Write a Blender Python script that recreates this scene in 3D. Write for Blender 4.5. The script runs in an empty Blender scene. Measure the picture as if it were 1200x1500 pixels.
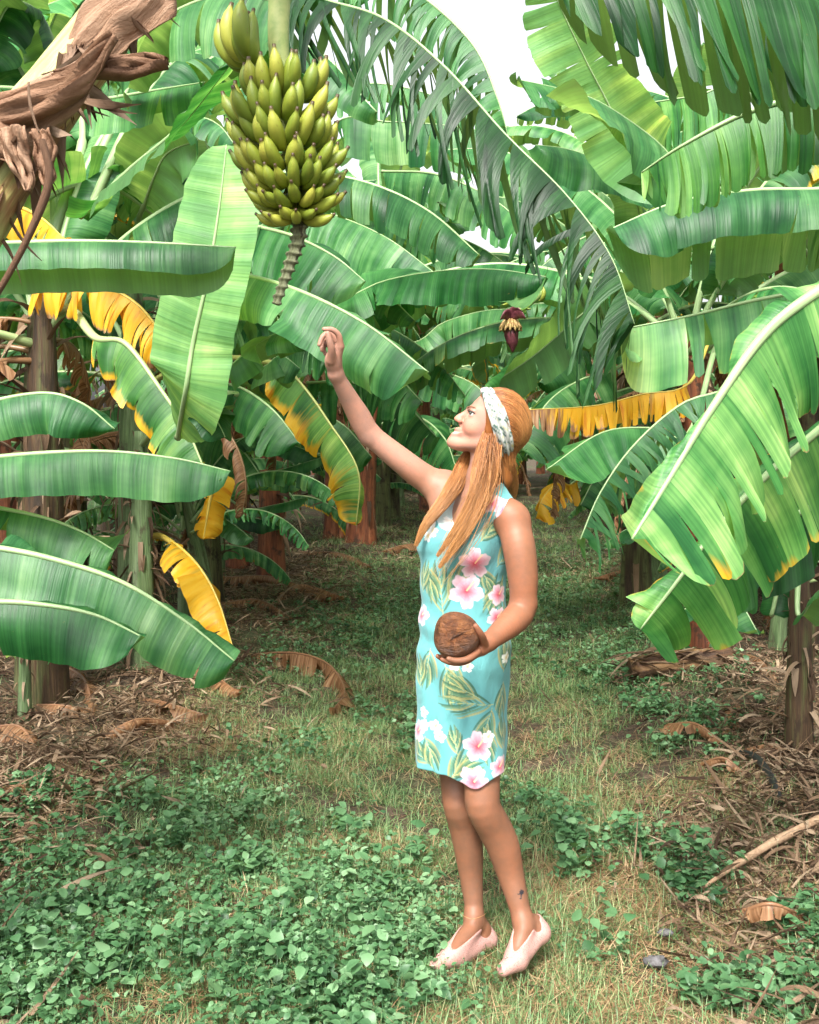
import bpy, math, random
import numpy as np
from mathutils import Vector, Matrix

SC = bpy.context.scene
COL = SC.collection
R = math.radians

# ------------------------------------------------------------------ camera
F, CX, HY, CAMH = 1600.0, 600.0, 620.0, 1.61      # focal length in photo pixels, centre column, horizon row, eye height
cam = bpy.data.objects.new('camera', bpy.data.cameras.new('camera'))
COL.objects.link(cam); SC.camera = cam
cam.location = (0, 0, CAMH); cam.rotation_euler = (R(90), 0, 0)
cam.data.sensor_fit = 'VERTICAL'; cam.data.sensor_height = 36.0
cam.data.lens = F/1500*36.0; cam.data.shift_y = -(750-HY)/1500.0
cam.data.clip_end = 900; cam.data.clip_start = 0.05

# ------------------------------------------------------------------ daylight: bright overcast
SUN_EL, SUN_AZ = 50.0, 196.0        # sun behind the camera's left shoulder, high
w = bpy.data.worlds.new("World"); SC.world = w; w.use_nodes = True
nt = w.node_tree; bg = nt.nodes['Background']
sky = nt.nodes.new('ShaderNodeTexSky'); sky.sky_type = 'NISHITA'; sky.sun_disc = False
sky.sun_elevation = R(SUN_EL); sky.sun_rotation = R(SUN_AZ); sky.air_density = 1.0; sky.dust_density = 6.0; sky.ozone_density = 1.0
hs = nt.nodes.new('ShaderNodeHueSaturation'); hs.inputs['Saturation'].default_value = 0.16; hs.inputs['Value'].default_value = 1.0
nt.links.new(sky.outputs[0], hs.inputs['Color']); nt.links.new(hs.outputs[0], bg.inputs['Color'])
bg.inputs['Strength'].default_value = 0.15
sd = bpy.data.lights.new('sun', 'SUN'); sd.energy = 2.4; sd.angle = R(11); sd.color = (1.0, 0.95, 0.87)
sun = bpy.data.objects.new('sun', sd); COL.objects.link(sun)
_sv = Vector((math.sin(R(SUN_AZ))*math.cos(R(SUN_EL)), math.cos(R(SUN_AZ))*math.cos(R(SUN_EL)), math.sin(R(SUN_EL))))
sun.rotation_euler = _sv.to_track_quat('Z', 'Y').to_euler(); sun.location = _sv*30
SC.view_settings.view_transform = 'Standard'; SC.view_settings.look = 'None'
SC.view_settings.exposure = 1.44; SC.view_settings.gamma = 1.0
SC.cycles.max_bounces = 7; SC.cycles.diffuse_bounces = 5; SC.cycles.glossy_bounces = 2; SC.cycles.transmission_bounces = 4; SC.cycles.transparent_max_bounces = 4
SC.cycles.use_denoising = True

# ------------------------------------------------------------------ small helpers
def P(px, py, d): return np.array([(px-CX)/F*d, d, CAMH+(HY-py)/F*d])
def GD(py): return CAMH*F/(py-HY)
def G(px, py): return P(px, py, GD(py))
def gz(x, y):
    x = np.asarray(x, float); y = np.asarray(y, float)
    b = .018*np.sin(2.1*x+.7*y)+.014*np.sin(3.7*y-1.9*x+1)+.008*np.sin(7.3*x+5.1*y)
    xl, xr = -2.25+.11*y, 1.15+.11*y
    return b + .10*np.exp(-((x-xl)/.55)**2) + .11*np.exp(-((x-xr-.1)/.5)**2)
ORG = {}
def tag(o, label=None, cat=None, group=None, kind=None):
    for k, v in (('label', label), ('category', cat), ('group', group), ('kind', kind)):
        if v: o[k] = v
    return o
def empty(name, loc, label=None, cat=None, group=None):
    o = bpy.data.objects.new(name, None); COL.objects.link(o); o.location = tuple(loc); o.empty_display_size = .1
    ORG[o.name] = np.array(loc, float); return tag(o, label, cat, group)
def build_mesh(name, V, Fc, mats, uv=None, col=None, midx=None, smooth=True, origin=None, colname='tint'):
    V = np.asarray(V, np.float32)
    if origin is not None: V = V-np.asarray(origin, np.float32)
    me = bpy.data.meshes.new(name)
    groups = Fc if isinstance(Fc, (list, tuple)) else [Fc]
    groups = [np.asarray(g, np.int32) for g in groups if len(g)]
    loops = np.concatenate([g.ravel() for g in groups]); tot = np.concatenate([np.full(len(g), g.shape[1], np.int32) for g in groups])
    start = np.concatenate([[0], np.cumsum(tot)[:-1]]).astype(np.int32)
    me.vertices.add(len(V)); me.vertices.foreach_set('co', V.ravel())
    me.loops.add(len(loops)); me.loops.foreach_set('vertex_index', loops)
    me.polygons.add(len(tot)); me.polygons.foreach_set('loop_start', start); me.polygons.foreach_set('loop_total', tot)
    me.polygons.foreach_set('use_smooth', np.full(len(tot), smooth))
    for m in (mats if isinstance(mats, (list, tuple)) else [mats]): me.materials.append(m)
    if midx is not None: me.polygons.foreach_set('material_index', np.asarray(midx, np.int32))
    if uv is not None:
        l = me.uv_layers.new(name='UVMap'); l.data.foreach_set('uv', np.asarray(uv, np.float32)[loops].ravel())
    if col is not None:
        a = me.color_attributes.new(name=colname, type='FLOAT_COLOR', domain='POINT'); a.data.foreach_set('color', np.asarray(col, np.float32).ravel())
    me.update(calc_edges=True); me.validate()
    return me
def mobj(name, V, Fc, mats, parent=None, **k):
    org = ORG[parent.name] if parent is not None and parent.name in ORG else None
    o = bpy.data.objects.new(name, build_mesh(name, V, Fc, mats, origin=org, **k)); COL.objects.link(o)
    if parent is not None: o.parent = parent; ORG[o.name] = org if org is not None else np.zeros(3)
    return o
def catmull(pts, n):
    p = np.asarray(pts, float)
    if len(p) == 2: p = np.array([p[0], (p[0]+p[1])/2, p[1]])
    q = np.vstack([2*p[0]-p[1], p, 2*p[-1]-p[-2]]); m = len(p)-1
    u = np.linspace(0, m, n*2); i = np.minimum(u.astype(int), m-1); f = (u-i)[:, None]
    a, b, c, d = q[i], q[i+1], q[i+2], q[i+3]
    r = .5*((2*b)+(-a+c)*f+(2*a-5*b+4*c-d)*f**2+(-a+3*b-3*c+d)*f**3)
    s = np.concatenate([[0], np.cumsum(np.linalg.norm(np.diff(r, axis=0), axis=1))]); t = np.linspace(0, s[-1], n)
    return np.stack([np.interp(t, s, r[:, k]) for k in range(3)], 1), s[-1]
def norm(a): return a/np.maximum(np.linalg.norm(a, axis=-1, keepdims=True), 1e-9)
def grid_faces(nu, nv, off=0, wrap=False):
    i = np.arange(nu-1)[:, None]; j = np.arange(nv if wrap else nv-1)[None]
    j2 = (j+1) % nv; a = i*nv+j; b = (i+1)*nv+j; c = (i+1)*nv+j2; d = i*nv+j2
    return (np.stack([a, b, c, d], -1).reshape(-1, 4)+off)
def tube(pts, rad, seg=8, n=None, flat=1.0, up=(0, 0, 1), prof=None, cap=True):
    """tapered tube along pts; rad may be list interpolated along the length; prof(theta, t) scales the radius"""
    n = n or max(4, len(pts)*4); c, L = catmull(pts, n)
    t = np.linspace(0, 1, n); r = np.interp(t, np.linspace(0, 1, len(rad)), rad)
    T = norm(np.gradient(c, axis=0)); X = np.cross(T[0], up)
    if np.linalg.norm(X) < 1e-3: X = np.cross(T[0], (1, 0, 0))
    xs = []; x = norm(X)
    for k in range(n):
        x = x-T[k]*np.dot(x, T[k]); x = norm(x); xs.append(x)
    X = np.array(xs); Y = np.cross(X, T); th = np.arange(seg)*2*math.pi/seg
    k = np.ones((n, seg)) if prof is None else prof(th[None], t[:, None])
    V = c[:, None]+(X[:, None]*np.cos(th)[None, :, None]+Y[:, None]*(np.sin(th)*flat)[None, :, None])*(r[:, None]*k)[..., None]
    V = V.reshape(-1, 3); Fq = grid_faces(n, seg, wrap=True)
    uv = np.stack([np.repeat(t*L, seg), np.tile(th/(2*math.pi), n)], 1)
    if cap:
        V = np.vstack([V, c[0], c[-1]]); a, b = n*seg, n*seg+1; j = np.arange(seg); e = (n-1)*seg
        Ft = np.vstack([np.stack([np.full(seg, a), j, (j+1) % seg], 1), np.stack([np.full(seg, b), e+(j+1) % seg, e+j], 1)])
        uv = np.vstack([uv, [0, 0], [L, 0]]); return V, [Fq, Ft], uv
    return V, [Fq], uv
class Acc:
    """collects pieces of ONE mesh"""
    def __init__(s): s.V = []; s.Q = []; s.T = []; s.uv = []; s.c = []; s.n = 0; s.mq = []; s.mt = []
    def add(s, V, Fs, uv=None, col=None, m=0):
        for f in Fs:
            if not len(f): continue
            if f.shape[1] == 4: s.Q.append(f+s.n); s.mq.append(np.full(len(f), m))
            else: s.T.append(f+s.n); s.mt.append(np.full(len(f), m))
        s.V.append(V); s.uv.append(uv if uv is not None else np.zeros((len(V), 2)))
        if col is None: col = (0, .5, 0, 0)
        col = np.asarray(col, float); s.c.append(col if col.ndim == 2 else np.tile(col, (len(V), 1))); s.n += len(V)
    def data(s):
        fs = []; m = []
        if s.Q: fs.append(np.vstack(s.Q)); m.append(np.concatenate(s.mq))
        if s.T: fs.append(np.vstack(s.T)); m.append(np.concatenate(s.mt))
        return np.vstack(s.V), fs, np.vstack(s.uv), np.vstack(s.c), np.concatenate(m)
    def obj(s, name, mats, parent=None, smooth=True):
        V, fs, uv, c, m = s.data(); return mobj(name, V, fs, mats, parent, uv=uv, col=c, midx=m, smooth=smooth)
    def mesh(s, name, mats, smooth=True):
        V, fs, uv, c, m = s.data(); return build_mesh(name, V, fs, mats, uv=uv, col=c, midx=m, smooth=smooth)

# ------------------------------------------------------------------ materials
class M_:
    def __init__(s, name):
        s.m = bpy.data.materials.new(name); s.m.use_nodes = True; s.t = s.m.node_tree
        s.b = s.t.nodes['Principled BSDF']; s.out = s.t.nodes['Material Output']
    def n(s, ty, **k):
        x = s.t.nodes.new('ShaderNode'+ty)
        for a, v in k.items():
            if a in x.inputs.keys() if isinstance(a, str) else False: s.set(x.inputs[a], v)
            else: setattr(x, a, v)
        return x
    def set(s, i, v):
        if isinstance(v, bpy.types.NodeSocket): s.t.links.new(v, i)
        elif isinstance(v, bpy.types.Node): s.t.links.new(v.outputs[0], i)
        else:
            if hasattr(i.default_value, '__len__') and len(i.default_value) == 4 and len(v) == 3: v = tuple(v)+(1,)
            i.default_value = v
    def mix(s, f, a, b, mode='MIX'):
        x = s.t.nodes.new('ShaderNodeMix'); x.data_type = 'RGBA'; x.blend_type = mode
        s.set(x.inputs[0], f); s.set(x.inputs[6], a); s.set(x.inputs[7], b); return x.outputs[2]
    def math(s, op, a, b=0.0, clamp=False):
        x = s.t.nodes.new('ShaderNodeMath'); x.operation = op; x.use_clamp = clamp; s.set(x.inputs[0], a); s.set(x.inputs[1], b); return x.outputs[0]
    def ramp(s, f, pts):
        x = s.t.nodes.new('ShaderNodeValToRGB'); e = x.color_ramp.elements
        while len(e) < len(pts): e.new(.5)
        for k, (p, c) in enumerate(pts): e[k].position = p; e[k].color = (tuple(c)+(1,)) if hasattr(c, '__len__') else (c, c, c, 1)
        s.set(x.inputs[0], f); return x.outputs[0]
    def noise(s, vec, scale, detail=3, rough=.55, dist=0):
        x = s.t.nodes.new('ShaderNodeTexNoise'); s.set(x.inputs['Vector'], vec); s.set(x.inputs['Scale'], scale)
        x.inputs['Detail'].default_value = detail; x.inputs['Roughness'].default_value = rough; x.inputs['Distortion'].default_value = dist; return x.outputs[0]
    def mapping(s, vec, scale=(1, 1, 1), loc=(0, 0, 0)):
        x = s.t.nodes.new('ShaderNodeMapping'); s.set(x.inputs[0], vec); x.inputs['Scale'].default_value = scale; s.set(x.inputs['Location'], loc); return x.outputs[0]
    def coord(s, w='Object'): return s.t.nodes.new('ShaderNodeTexCoord').outputs[w]
    def attr(s, name='tint'):
        x = s.t.nodes.new('ShaderNodeAttribute'); x.attribute_name = name; return x
    def sep(s, c):
        x = s.t.nodes.new('ShaderNodeSeparateColor'); s.set(x.inputs[0], c); return x.outputs
    def bump(s, h, st=.3, dist=.01):
        x = s.t.nodes.new('ShaderNodeBump'); s.set(x.inputs['Height'], h); x.inputs['Strength'].default_value = st; x.inputs['Distance'].default_value = dist
        s.t.links.new(x.outputs[0], s.b.inputs['Normal']); return x
    def p(s, **k):
        for a, v in k.items(): s.set(s.b.inputs[a.replace('_', ' ')], v)
        return s
    def translucent(s, col, f):
        tr = s.t.nodes.new('ShaderNodeBsdfTranslucent'); s.set(tr.inputs[0], col)
        mx = s.t.nodes.new('ShaderNodeMixShader'); s.set(mx.inputs[0], f)
        s.t.links.new(s.b.outputs[0], mx.inputs[1]); s.t.links.new(tr.outputs[0], mx.inputs[2]); s.t.links.new(mx.outputs[0], s.out.inputs[0]); return s

def leaf_material():
    m = M_('banana_leaf'); uv = m.coord('UV'); at = m.attr(); ch = m.sep(at.outputs['Color']); al = at.outputs['Alpha']
    oi = m.t.nodes.new('ShaderNodeObjectInfo'); off = m.math('MULTIPLY', oi.outputs['Random'], 37.0)
    cmb = m.t.nodes.new('ShaderNodeCombineXYZ'); m.set(cmb.inputs[0], off)
    band = m.noise(m.mapping(uv, (9, .9, 1), cmb.outputs[0]), 1.0, 2, .5)
    fine = m.noise(m.mapping(uv, (105, 1.0, 1)), 1.0, 2, .6)
    cloud = m.noise(m.mapping(uv, (2.2, 4.5, 1), cmb.outputs[0]), 1.6, 3, .55)
    f = m.math('ADD', m.math('MULTIPLY', band, .68), m.math('MULTIPLY', cloud, .32))
    f = m.math('ADD', f, m.math('MULTIPLY', m.math('SUBTRACT', ch[1], .5), .30))
    base = m.ramp(f, [(.32, (.005, .050, .013)), (.45, (.019, .102, .027)), (.57, (.055, .178, .055)), (.70, (.135, .285, .115))])
    base = m.mix(m.math('MULTIPLY', m.ramp(fine, [(.42, 0.), (.58, 1.)]), .50), base, m.mix(1.0, base, (2.0, 1.7, 1.7), 'MULTIPLY'))
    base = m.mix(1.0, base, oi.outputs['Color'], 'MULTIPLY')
    # yellowing and browning where the leaf itself is old
    yn = m.noise(m.mapping(uv, (30, 2.2, 1)), 1.0, 3, .6)
    yf = m.ramp(m.math('ADD', m.math('MULTIPLY', yn, .55), ch[0]), [(.62, 0.), (.82, 1.)])
    yc = m.ramp(m.noise(m.mapping(uv, (22, 2.5, 1)), 1.3, 3), [(.3, (.50, .17, .008)), (.45, (.66, .36, .012)), (.7, (.68, .42, .035))])
    base = m.mix(yf, base, yc)
    bf = m.ramp(m.math('ADD', m.math('MULTIPLY', m.noise(m.mapping(uv, (45, 5, 1)), 1.0, 3, .65), .6), m.math('ADD', al, m.math('MULTIPLY', m.math('POWER', ch[2], 60.0), .30))), [(.66, 0.), (.80, 1.)])
    spot = m.ramp(m.noise(m.mapping(uv, (34, 34, 1), cmb.outputs[0]), 1.0, 3, .7), [(.70, 0.), (.76, .75)]); base = m.mix(spot, base, (.20, .15, .05))
    bc = m.ramp(m.noise(m.mapping(uv, (60, 3, 1)), 1.0, 3), [(.3, (.10, .045, .02)), (.5, (.26, .13, .06)), (.72, (.46, .30, .17))])
    base = m.mix(bf, base, bc)
    back = m.t.nodes.new('ShaderNodeNewGeometry').outputs['Backfacing']
    green = m.math('SUBTRACT', 1.0, m.math('MAXIMUM', yf, bf), True)
    pale = m.mix(.5, base, (.15, .29, .12)); base = m.mix(m.math('MULTIPLY', back, m.math('MULTIPLY', green, .8)), base, pale)
    m.p(Base_Color=base, Roughness=m.math('ADD', .36, m.math('MULTIPLY', cloud, .22)), Specular_IOR_Level=.42)
    m.bump(m.math('ADD', fine, m.math('MULTIPLY', m.noise(m.mapping(uv, (38, 2, 1)), 1.0, 2), 1.2)), .42, .006)
    tc = m.mix(1.0, base, m.mix(green, (1.25, 1.1, .9), (3.4, 2.3, 1.2)), 'MULTIPLY')
    m.translucent(tc, m.math('MULTIPLY_ADD', green, .08) if False else .40)
    return m.m
def rib_material():
    m = M_('banana_midrib'); uv = m.coord('UV'); at = m.attr(); ch = m.sep(at.outputs['Color'])
    n = m.noise(m.mapping(uv, (5, 14, 1)), 1.0, 3)
    c = m.ramp(n, [(.3, (.12, .22, .06)), (.55, (.22, .32, .11)), (.75, (.36, .42, .20))])
    c = m.mix(ch[0], c, (.55, .36, .05)); c = m.mix(at.outputs['Alpha'], c, (.20, .10, .05))
    c = m.mix(ch[2], c, (.40, .55, .36))
    m.p(Base_Color=c, Roughness=.42, Specular_IOR_Level=.5); m.bump(n, .2, .005); return m.m
def stem_material(name, cols, dark=(.03, .018, .010)):
    m = M_(name); uv = m.coord('UV'); oi = m.t.nodes.new('ShaderNodeObjectInfo')
    cmb = m.t.nodes.new('ShaderNodeCombineXYZ'); m.set(cmb.inputs[0], m.math('MULTIPLY', oi.outputs['Random'], 31.0)); m.set(cmb.inputs[1], m.math('MULTIPLY', oi.outputs['Random'], 17.0))
    a = m.noise(m.mapping(uv, (1.4, 9, 1), cmb.outputs[0]), 1.0, 4, .6, .4); b = m.noise(m.mapping(uv, (7, 70, 1)), 1.0, 3, .6)
    c = m.ramp(a, [(.22, dark)]+[(.36+.4*k/max(1, len(cols)-1), q) for k, q in enumerate(cols)])
    c = m.mix(.7, c, m.ramp(b, [(.3, .2), (.7, 1.1)]), 'MULTIPLY')
    blot = m.noise(m.mapping(uv, (5, 4, 1), cmb.outputs[0]), 1.5, 4, .65)
    c = m.mix(m.ramp(blot, [(.55, 0.), (.64, .85)]), c, dark)
    m.p(Base_Color=c, Roughness=.62, Specular_IOR_Level=.35); m.bump(m.math('ADD', b, a), .7, .012); return m.m
def dry_material(name, a, b, c, tr=.12):
    m = M_(name); uv = m.coord('UV'); at = m.attr(); ch = m.sep(at.outputs['Color'])
    n = m.noise(m.mapping(uv, (14, 170, 1)), 1.0, 4, .65); o = m.noise(m.coord('Object'), 7, 3)
    col = m.ramp(m.math('ADD', m.math('MULTIPLY', n, .45), m.math('MULTIPLY', ch[1], .55)), [(.25, a), (.5, b), (.78, c)])
    col = m.mix(m.math('MULTIPLY', o, .45), col, a)
    m.p(Base_Color=col, Roughness=.7, Specular_IOR_Level=.25); m.bump(m.math('ADD', n, m.noise(m.mapping(uv, (40, 60, 1)), 1.0, 4, .7)), .8, .008); m.translucent(col, tr); return m.m
def weed_material(name, cols, tr=.25):
    m = M_(name); at = m.attr(); ch = m.sep(at.outputs['Color'])
    c = m.ramp(ch[1], [(k/(len(cols)-1), q) for k, q in enumerate(cols)])
    m.p(Base_Color=c, Roughness=.45, Specular_IOR_Level=.45); m.translucent(m.mix(1.0, c, (1.6, 1.4, .6), 'MULTIPLY'), tr); return m.m
def simple(name, c, rough=.5, spec=.5, bscale=None, bst=.3, var=None):
    m = M_(name); m.p(Roughness=rough, Specular_IOR_Level=spec)
    if bscale:
        n = m.noise(m.coord('Object'), bscale, 4); m.bump(n, bst, .004)
        if var: m.p(Base_Color=m.mix(m.ramp(n, [(.35, 0.), (.65, 1.)]), c, var)); return m.m
    m.p(Base_Color=c); return m.m
LEAF = leaf_material(); RIB = rib_material()
STEM = [stem_material('stem_olive', [(.06, .035, .02), (.11, .11, .04), (.16, .19, .07), (.22, .13, .065)]),
        stem_material('stem_rust', [(.12, .04, .02), (.25, .075, .030), (.30, .11, .05), (.14, .10, .05)]),
        stem_material('stem_dark', [(.03, .02, .012), (.08, .045, .022), (.09, .10, .035), (.18, .10, .055)]),
        stem_material('stem_green', [(.08, .14, .05), (.14, .22, .09), (.20, .28, .14), (.25, .31, .19)], (.06, .05, .03))]
DRY = dry_material('dry_leaf', (.060, .034, .020), (.24, .155, .092), (.48, .36, .245))
# ------------------------------------------------------------------ banana leaves
def leaf_parts(ctrl, w=.28, up=(0, 0, 1), near=(30, 40, 1.), far=(20, 30, 1.), tears=(6, 6), gap=.10, lean=0., grav=.35, seed=0,
               yellow=0., edge=0., brown=0., ebrown=0., base=.10, tip=.72, vt=(.03, .55), res=.017, nv=8, wave=.012, rib=.011, petiole=0, slant=.12, swing=.18, pale=0., rag=.10, tipbrown=0.):
    """blade (an Acc) and midrib (an Acc) of one leaf. ctrl: midrib points; petiole: how many of the first control spans carry no blade.
    near is the side that faces the camera (-y), far the other one: (first angle of droop, added droop, width factor)"""
    rng = np.random.default_rng(seed*7919+13)
    N = 160; c, L = catmull(ctrl, N)
    T = norm(np.gradient(c, axis=0)); U = np.array(up, float); S = np.cross(T, U)
    S = norm(S)
    for k in range(1, N):
        if np.dot(S[k], S[k-1]) < 0: S[k] = -S[k]
    Nn = np.cross(S, T); tg = np.linspace(0, 1, N)
    ns = 1 if S[N//2][1] < 0 else -1
    if petiole:
        cc = np.asarray(ctrl, float); seglen = np.linalg.norm(np.diff(cc, axis=0), axis=1); tp = seglen[:petiole].sum()/seglen.sum()
    else: tp = 0.
    def at(A, t): return np.stack([np.interp(t, tg, A[:, k]) for k in range(3)], -1)
    def prof(t):
        q = np.clip((t-tp)/(1-tp), 0, 1)
        a = np.sin(np.clip(q/base, 0, 1)*math.pi/2)**.8
        b = np.sqrt(np.clip(1-(np.clip(q-tip, 0, 1)/(1-tip))**2.2, 0, 1))
        return a*b
    A = Acc()
    for side, (a0, a1, wf), nt_ in ((ns, near, tears[0]), (-ns, far, tears[1])):
        if wf <= 0: continue
        cuts = np.sort(rng.uniform(.02, .98, nt_)) if nt_ < 14 else np.clip(np.sort((np.arange(nt_)+.5+rng.uniform(-.42, .42, nt_))/nt_), .01, .99)
        bd = np.concatenate([[0], cuts, [1]])*(1-tp)+tp
        for k in range(len(bd)-1):
            ta, tb = bd[k], bd[k+1]
            if tb-ta < .003: continue
            n = max(3, int((tb-ta)*L/res)+2); t = np.linspace(ta, tb, n); v = np.linspace(0, 1, nv)
            tt, vv = np.meshgrid(t, v, indexing='ij')
            v0 = rng.uniform(*vt); ex = np.clip(vv-v0, 0, 1)/(1-v0); tc = (ta+tb)/2
            g_ = gap*rng.uniform(.3, 1.6)*(1 if nt_ else 0); ln = (lean+rng.normal(0, swing*.35)*(1 if nt_ else 0))*w/L
            te = tc+(tt-tc)*(1-g_*ex)+ln*ex
            mid = at(c, te); Tv = norm(at(T, te)); Sv = norm(at(S, te))*side; Nv = norm(at(Nn, te))
            da = rng.normal(0, 12)*(1 if nt_ else 0)+rng.normal(0, 3)
            ang = np.radians(np.clip(a0+a1*vv**.9+da*ex+6*np.sin(te*L*5.1+seed), -75, 120))
            d = Sv*np.cos(ang)[..., None]-Nv*np.sin(ang)[..., None]
            gg = (grav*(vv*.7+.5*ex))[..., None]; d = norm(d*(1-gg)+np.array([0, 0, -1.])*gg+Tv*slant)
            edge_r = 1-rng.uniform(0, rag)*(1 if nt_ else .2)
            wl = prof(tt)*w*wf*edge_r
            if nt_: wl = wl*(1-.045*np.abs(2*(tt-ta)/(tb-ta)-1)**5*(v0 < .6))
            wl = wl*(1+.012*np.sin(te*L*60+seed))
            step = wl/(nv-1); off = np.concatenate([np.zeros((n, 1, 3)), np.cumsum((d[:, :-1]+d[:, 1:])/2*step[:, 1:, None], axis=1)], 1)
            tw = rng.normal(0, .22)*(1 if nt_ else 0); rel = (tt-tc)*L
            nrm = norm(np.cross(Tv, d))*side
            pl_ = np.sin(te*L*61+2*np.sin(te*L*7+seed)+seed)+.8*np.sin(te*L*97+seed*2.3+1.5*np.sin(te*L*13)); V = mid+off+nrm*(.0022*np.minimum(vv*3, 1)*pl_*(res < .03))[..., None]+nrm*(rel*tw*ex)[..., None]+nrm*(wave*vv*np.sin(te*L*17+seed*1.7+side)+wave*.5*vv**2*np.sin(te*L*41+seed))[..., None]
            curl = rng.normal(0, .02)*(1 if nt_ else 0); V = V+nrm*(curl*ex**2)[..., None]
            yel = yellow+edge*1.15*vv**4+(rng.normal(0, .07) if yellow+edge > 0 else 0)
            br = brown+ebrown*vv**3+(rng.normal(0, .06) if brown+ebrown > 0 else 0)+tipbrown*np.clip((tt-.85)/.15, 0, 1)
            col = np.stack([np.broadcast_to(yel, vv.shape), np.full(vv.shape, .5+rng.normal(0, .18)+pale), vv, np.broadcast_to(br, vv.shape)], -1).reshape(-1, 4)
            f = grid_faces(n, nv)
            if side > 0: f = f[:, ::-1]
            A.add(V.reshape(-1, 3), [f], np.stack([te*L, vv*side*w], -1).reshape(-1, 2), col)
    B = Acc(); rr = np.interp(tg, [0, max(tp, .02), .5, 1], [rib*1.9, rib*1.35, rib, rib*.28])
    V, Fs, uv = tube(c-Nn*rr[:, None]*.35, list(rr), 8, n=70, flat=.85, up=tuple(U))
    B.add(V, Fs, uv, (min(1, yellow*1.2), .5, 0 if yellow+brown > .2 else .25, min(1, brown*1.3)))
    return A, B
def leaf_obj(parent, ctrl, color=(1, 1, 1), label=None, part='leaf', **k):
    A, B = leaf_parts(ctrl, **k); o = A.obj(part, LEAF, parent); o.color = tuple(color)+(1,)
    B.obj('midrib', RIB, o)
    if label: o['label'] = label
    return o
def PL(pts, d=None): return [P(p[0], p[1], p[2] if len(p) > 2 else d) for p in pts]

def stem_mesh(h, r0, r1, seed, lean=(0, 0), rings=34, seg=20):
    rng = np.random.default_rng(seed); pts = [(0, 0, -.15)]+[(lean[0]*q**1.5, lean[1]*q**1.5, h*q) for q in (.25, .5, .75, 1.)]
    ph = rng.uniform(0, 6.28, 6)
    def prof(th, t):
        k = 1+.05*np.sin(2*th+ph[0]+t*4)+.035*np.sin(5*th+ph[1]-t*7)+.03*np.sin(9*th+ph[2])
        for j in range(5):
            lv = .12+j*.19+rng.uniform(-.03, .03); c = ph[j % 6]+j*2.4
            k = k+.09*np.exp(-((th-c+math.pi) % (2*math.pi)-math.pi)**2/1.6)*np.clip((lv-t)*9+.5, 0, 1)*.55
        return k*(1+.25*np.exp(-t*14))
    V, Fs, uv = tube(pts, [r0*1.05, r0, r0*.93, r0*.8, r1], seg, n=rings, prof=prof); uv = uv*[1, 1]
    return V, Fs, uv
def ribbons(n, rng, pos, az, el, length, width, bend, nseg=4, fold=.0, twist=0.):
    """n curved ribbons rooted at pos; returns V,F,uv"""
    s = np.linspace(0, 1, nseg+1)[None]; e = el[:, None]-bend[:, None]*s
    dl = length[:, None]/nseg; cx = np.cumsum(np.concatenate([np.zeros((n, 1)), (np.cos(e)[:, 1:]*dl)], 1), 1); cz = np.cumsum(np.concatenate([np.zeros((n, 1)), (np.sin(e)[:, 1:]*dl)], 1), 1)
    ca, sa = np.cos(az)[:, None], np.sin(az)[:, None]
    C = np.stack([pos[:, 0:1]+cx*ca, pos[:, 1:2]+cx*sa, pos[:, 2:3]+cz], -1)
    wd = width[:, None]*(1-s**2.2*.92); tw = twist*s*rng.normal(0, 1, (n, 1))
    side = np.stack([-sa*np.cos(tw), ca*np.cos(tw), np.sin(tw)], -1)
    if fold:
        upv = np.stack([-np.sin(e)*ca, -np.sin(e)*sa, np.cos(e)], -1)
        V = np.stack([C-side*wd[..., None]/2+upv*(wd*fold)[..., None], C, C+side*wd[..., None]/2+upv*(wd*fold)[..., None]], 2); nv = 3
    else: V = np.stack([C-side*wd[..., None]/2, C+side*wd[..., None]/2], 2); nv = 2
    f = grid_faces(nseg+1, nv); Fs = (f[None]+(np.arange(n)*(nseg+1)*nv)[:, None, None]).reshape(-1, 4)
    uv = np.stack([np.broadcast_to((s*length[:, None])[..., None], V.shape[:3]), np.broadcast_to(np.linspace(0, 1, nv)*width[:, None, None]*6, V.shape[:3])], -1)
    return V.reshape(-1, 3), [Fs], uv.reshape(-1, 2)

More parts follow.
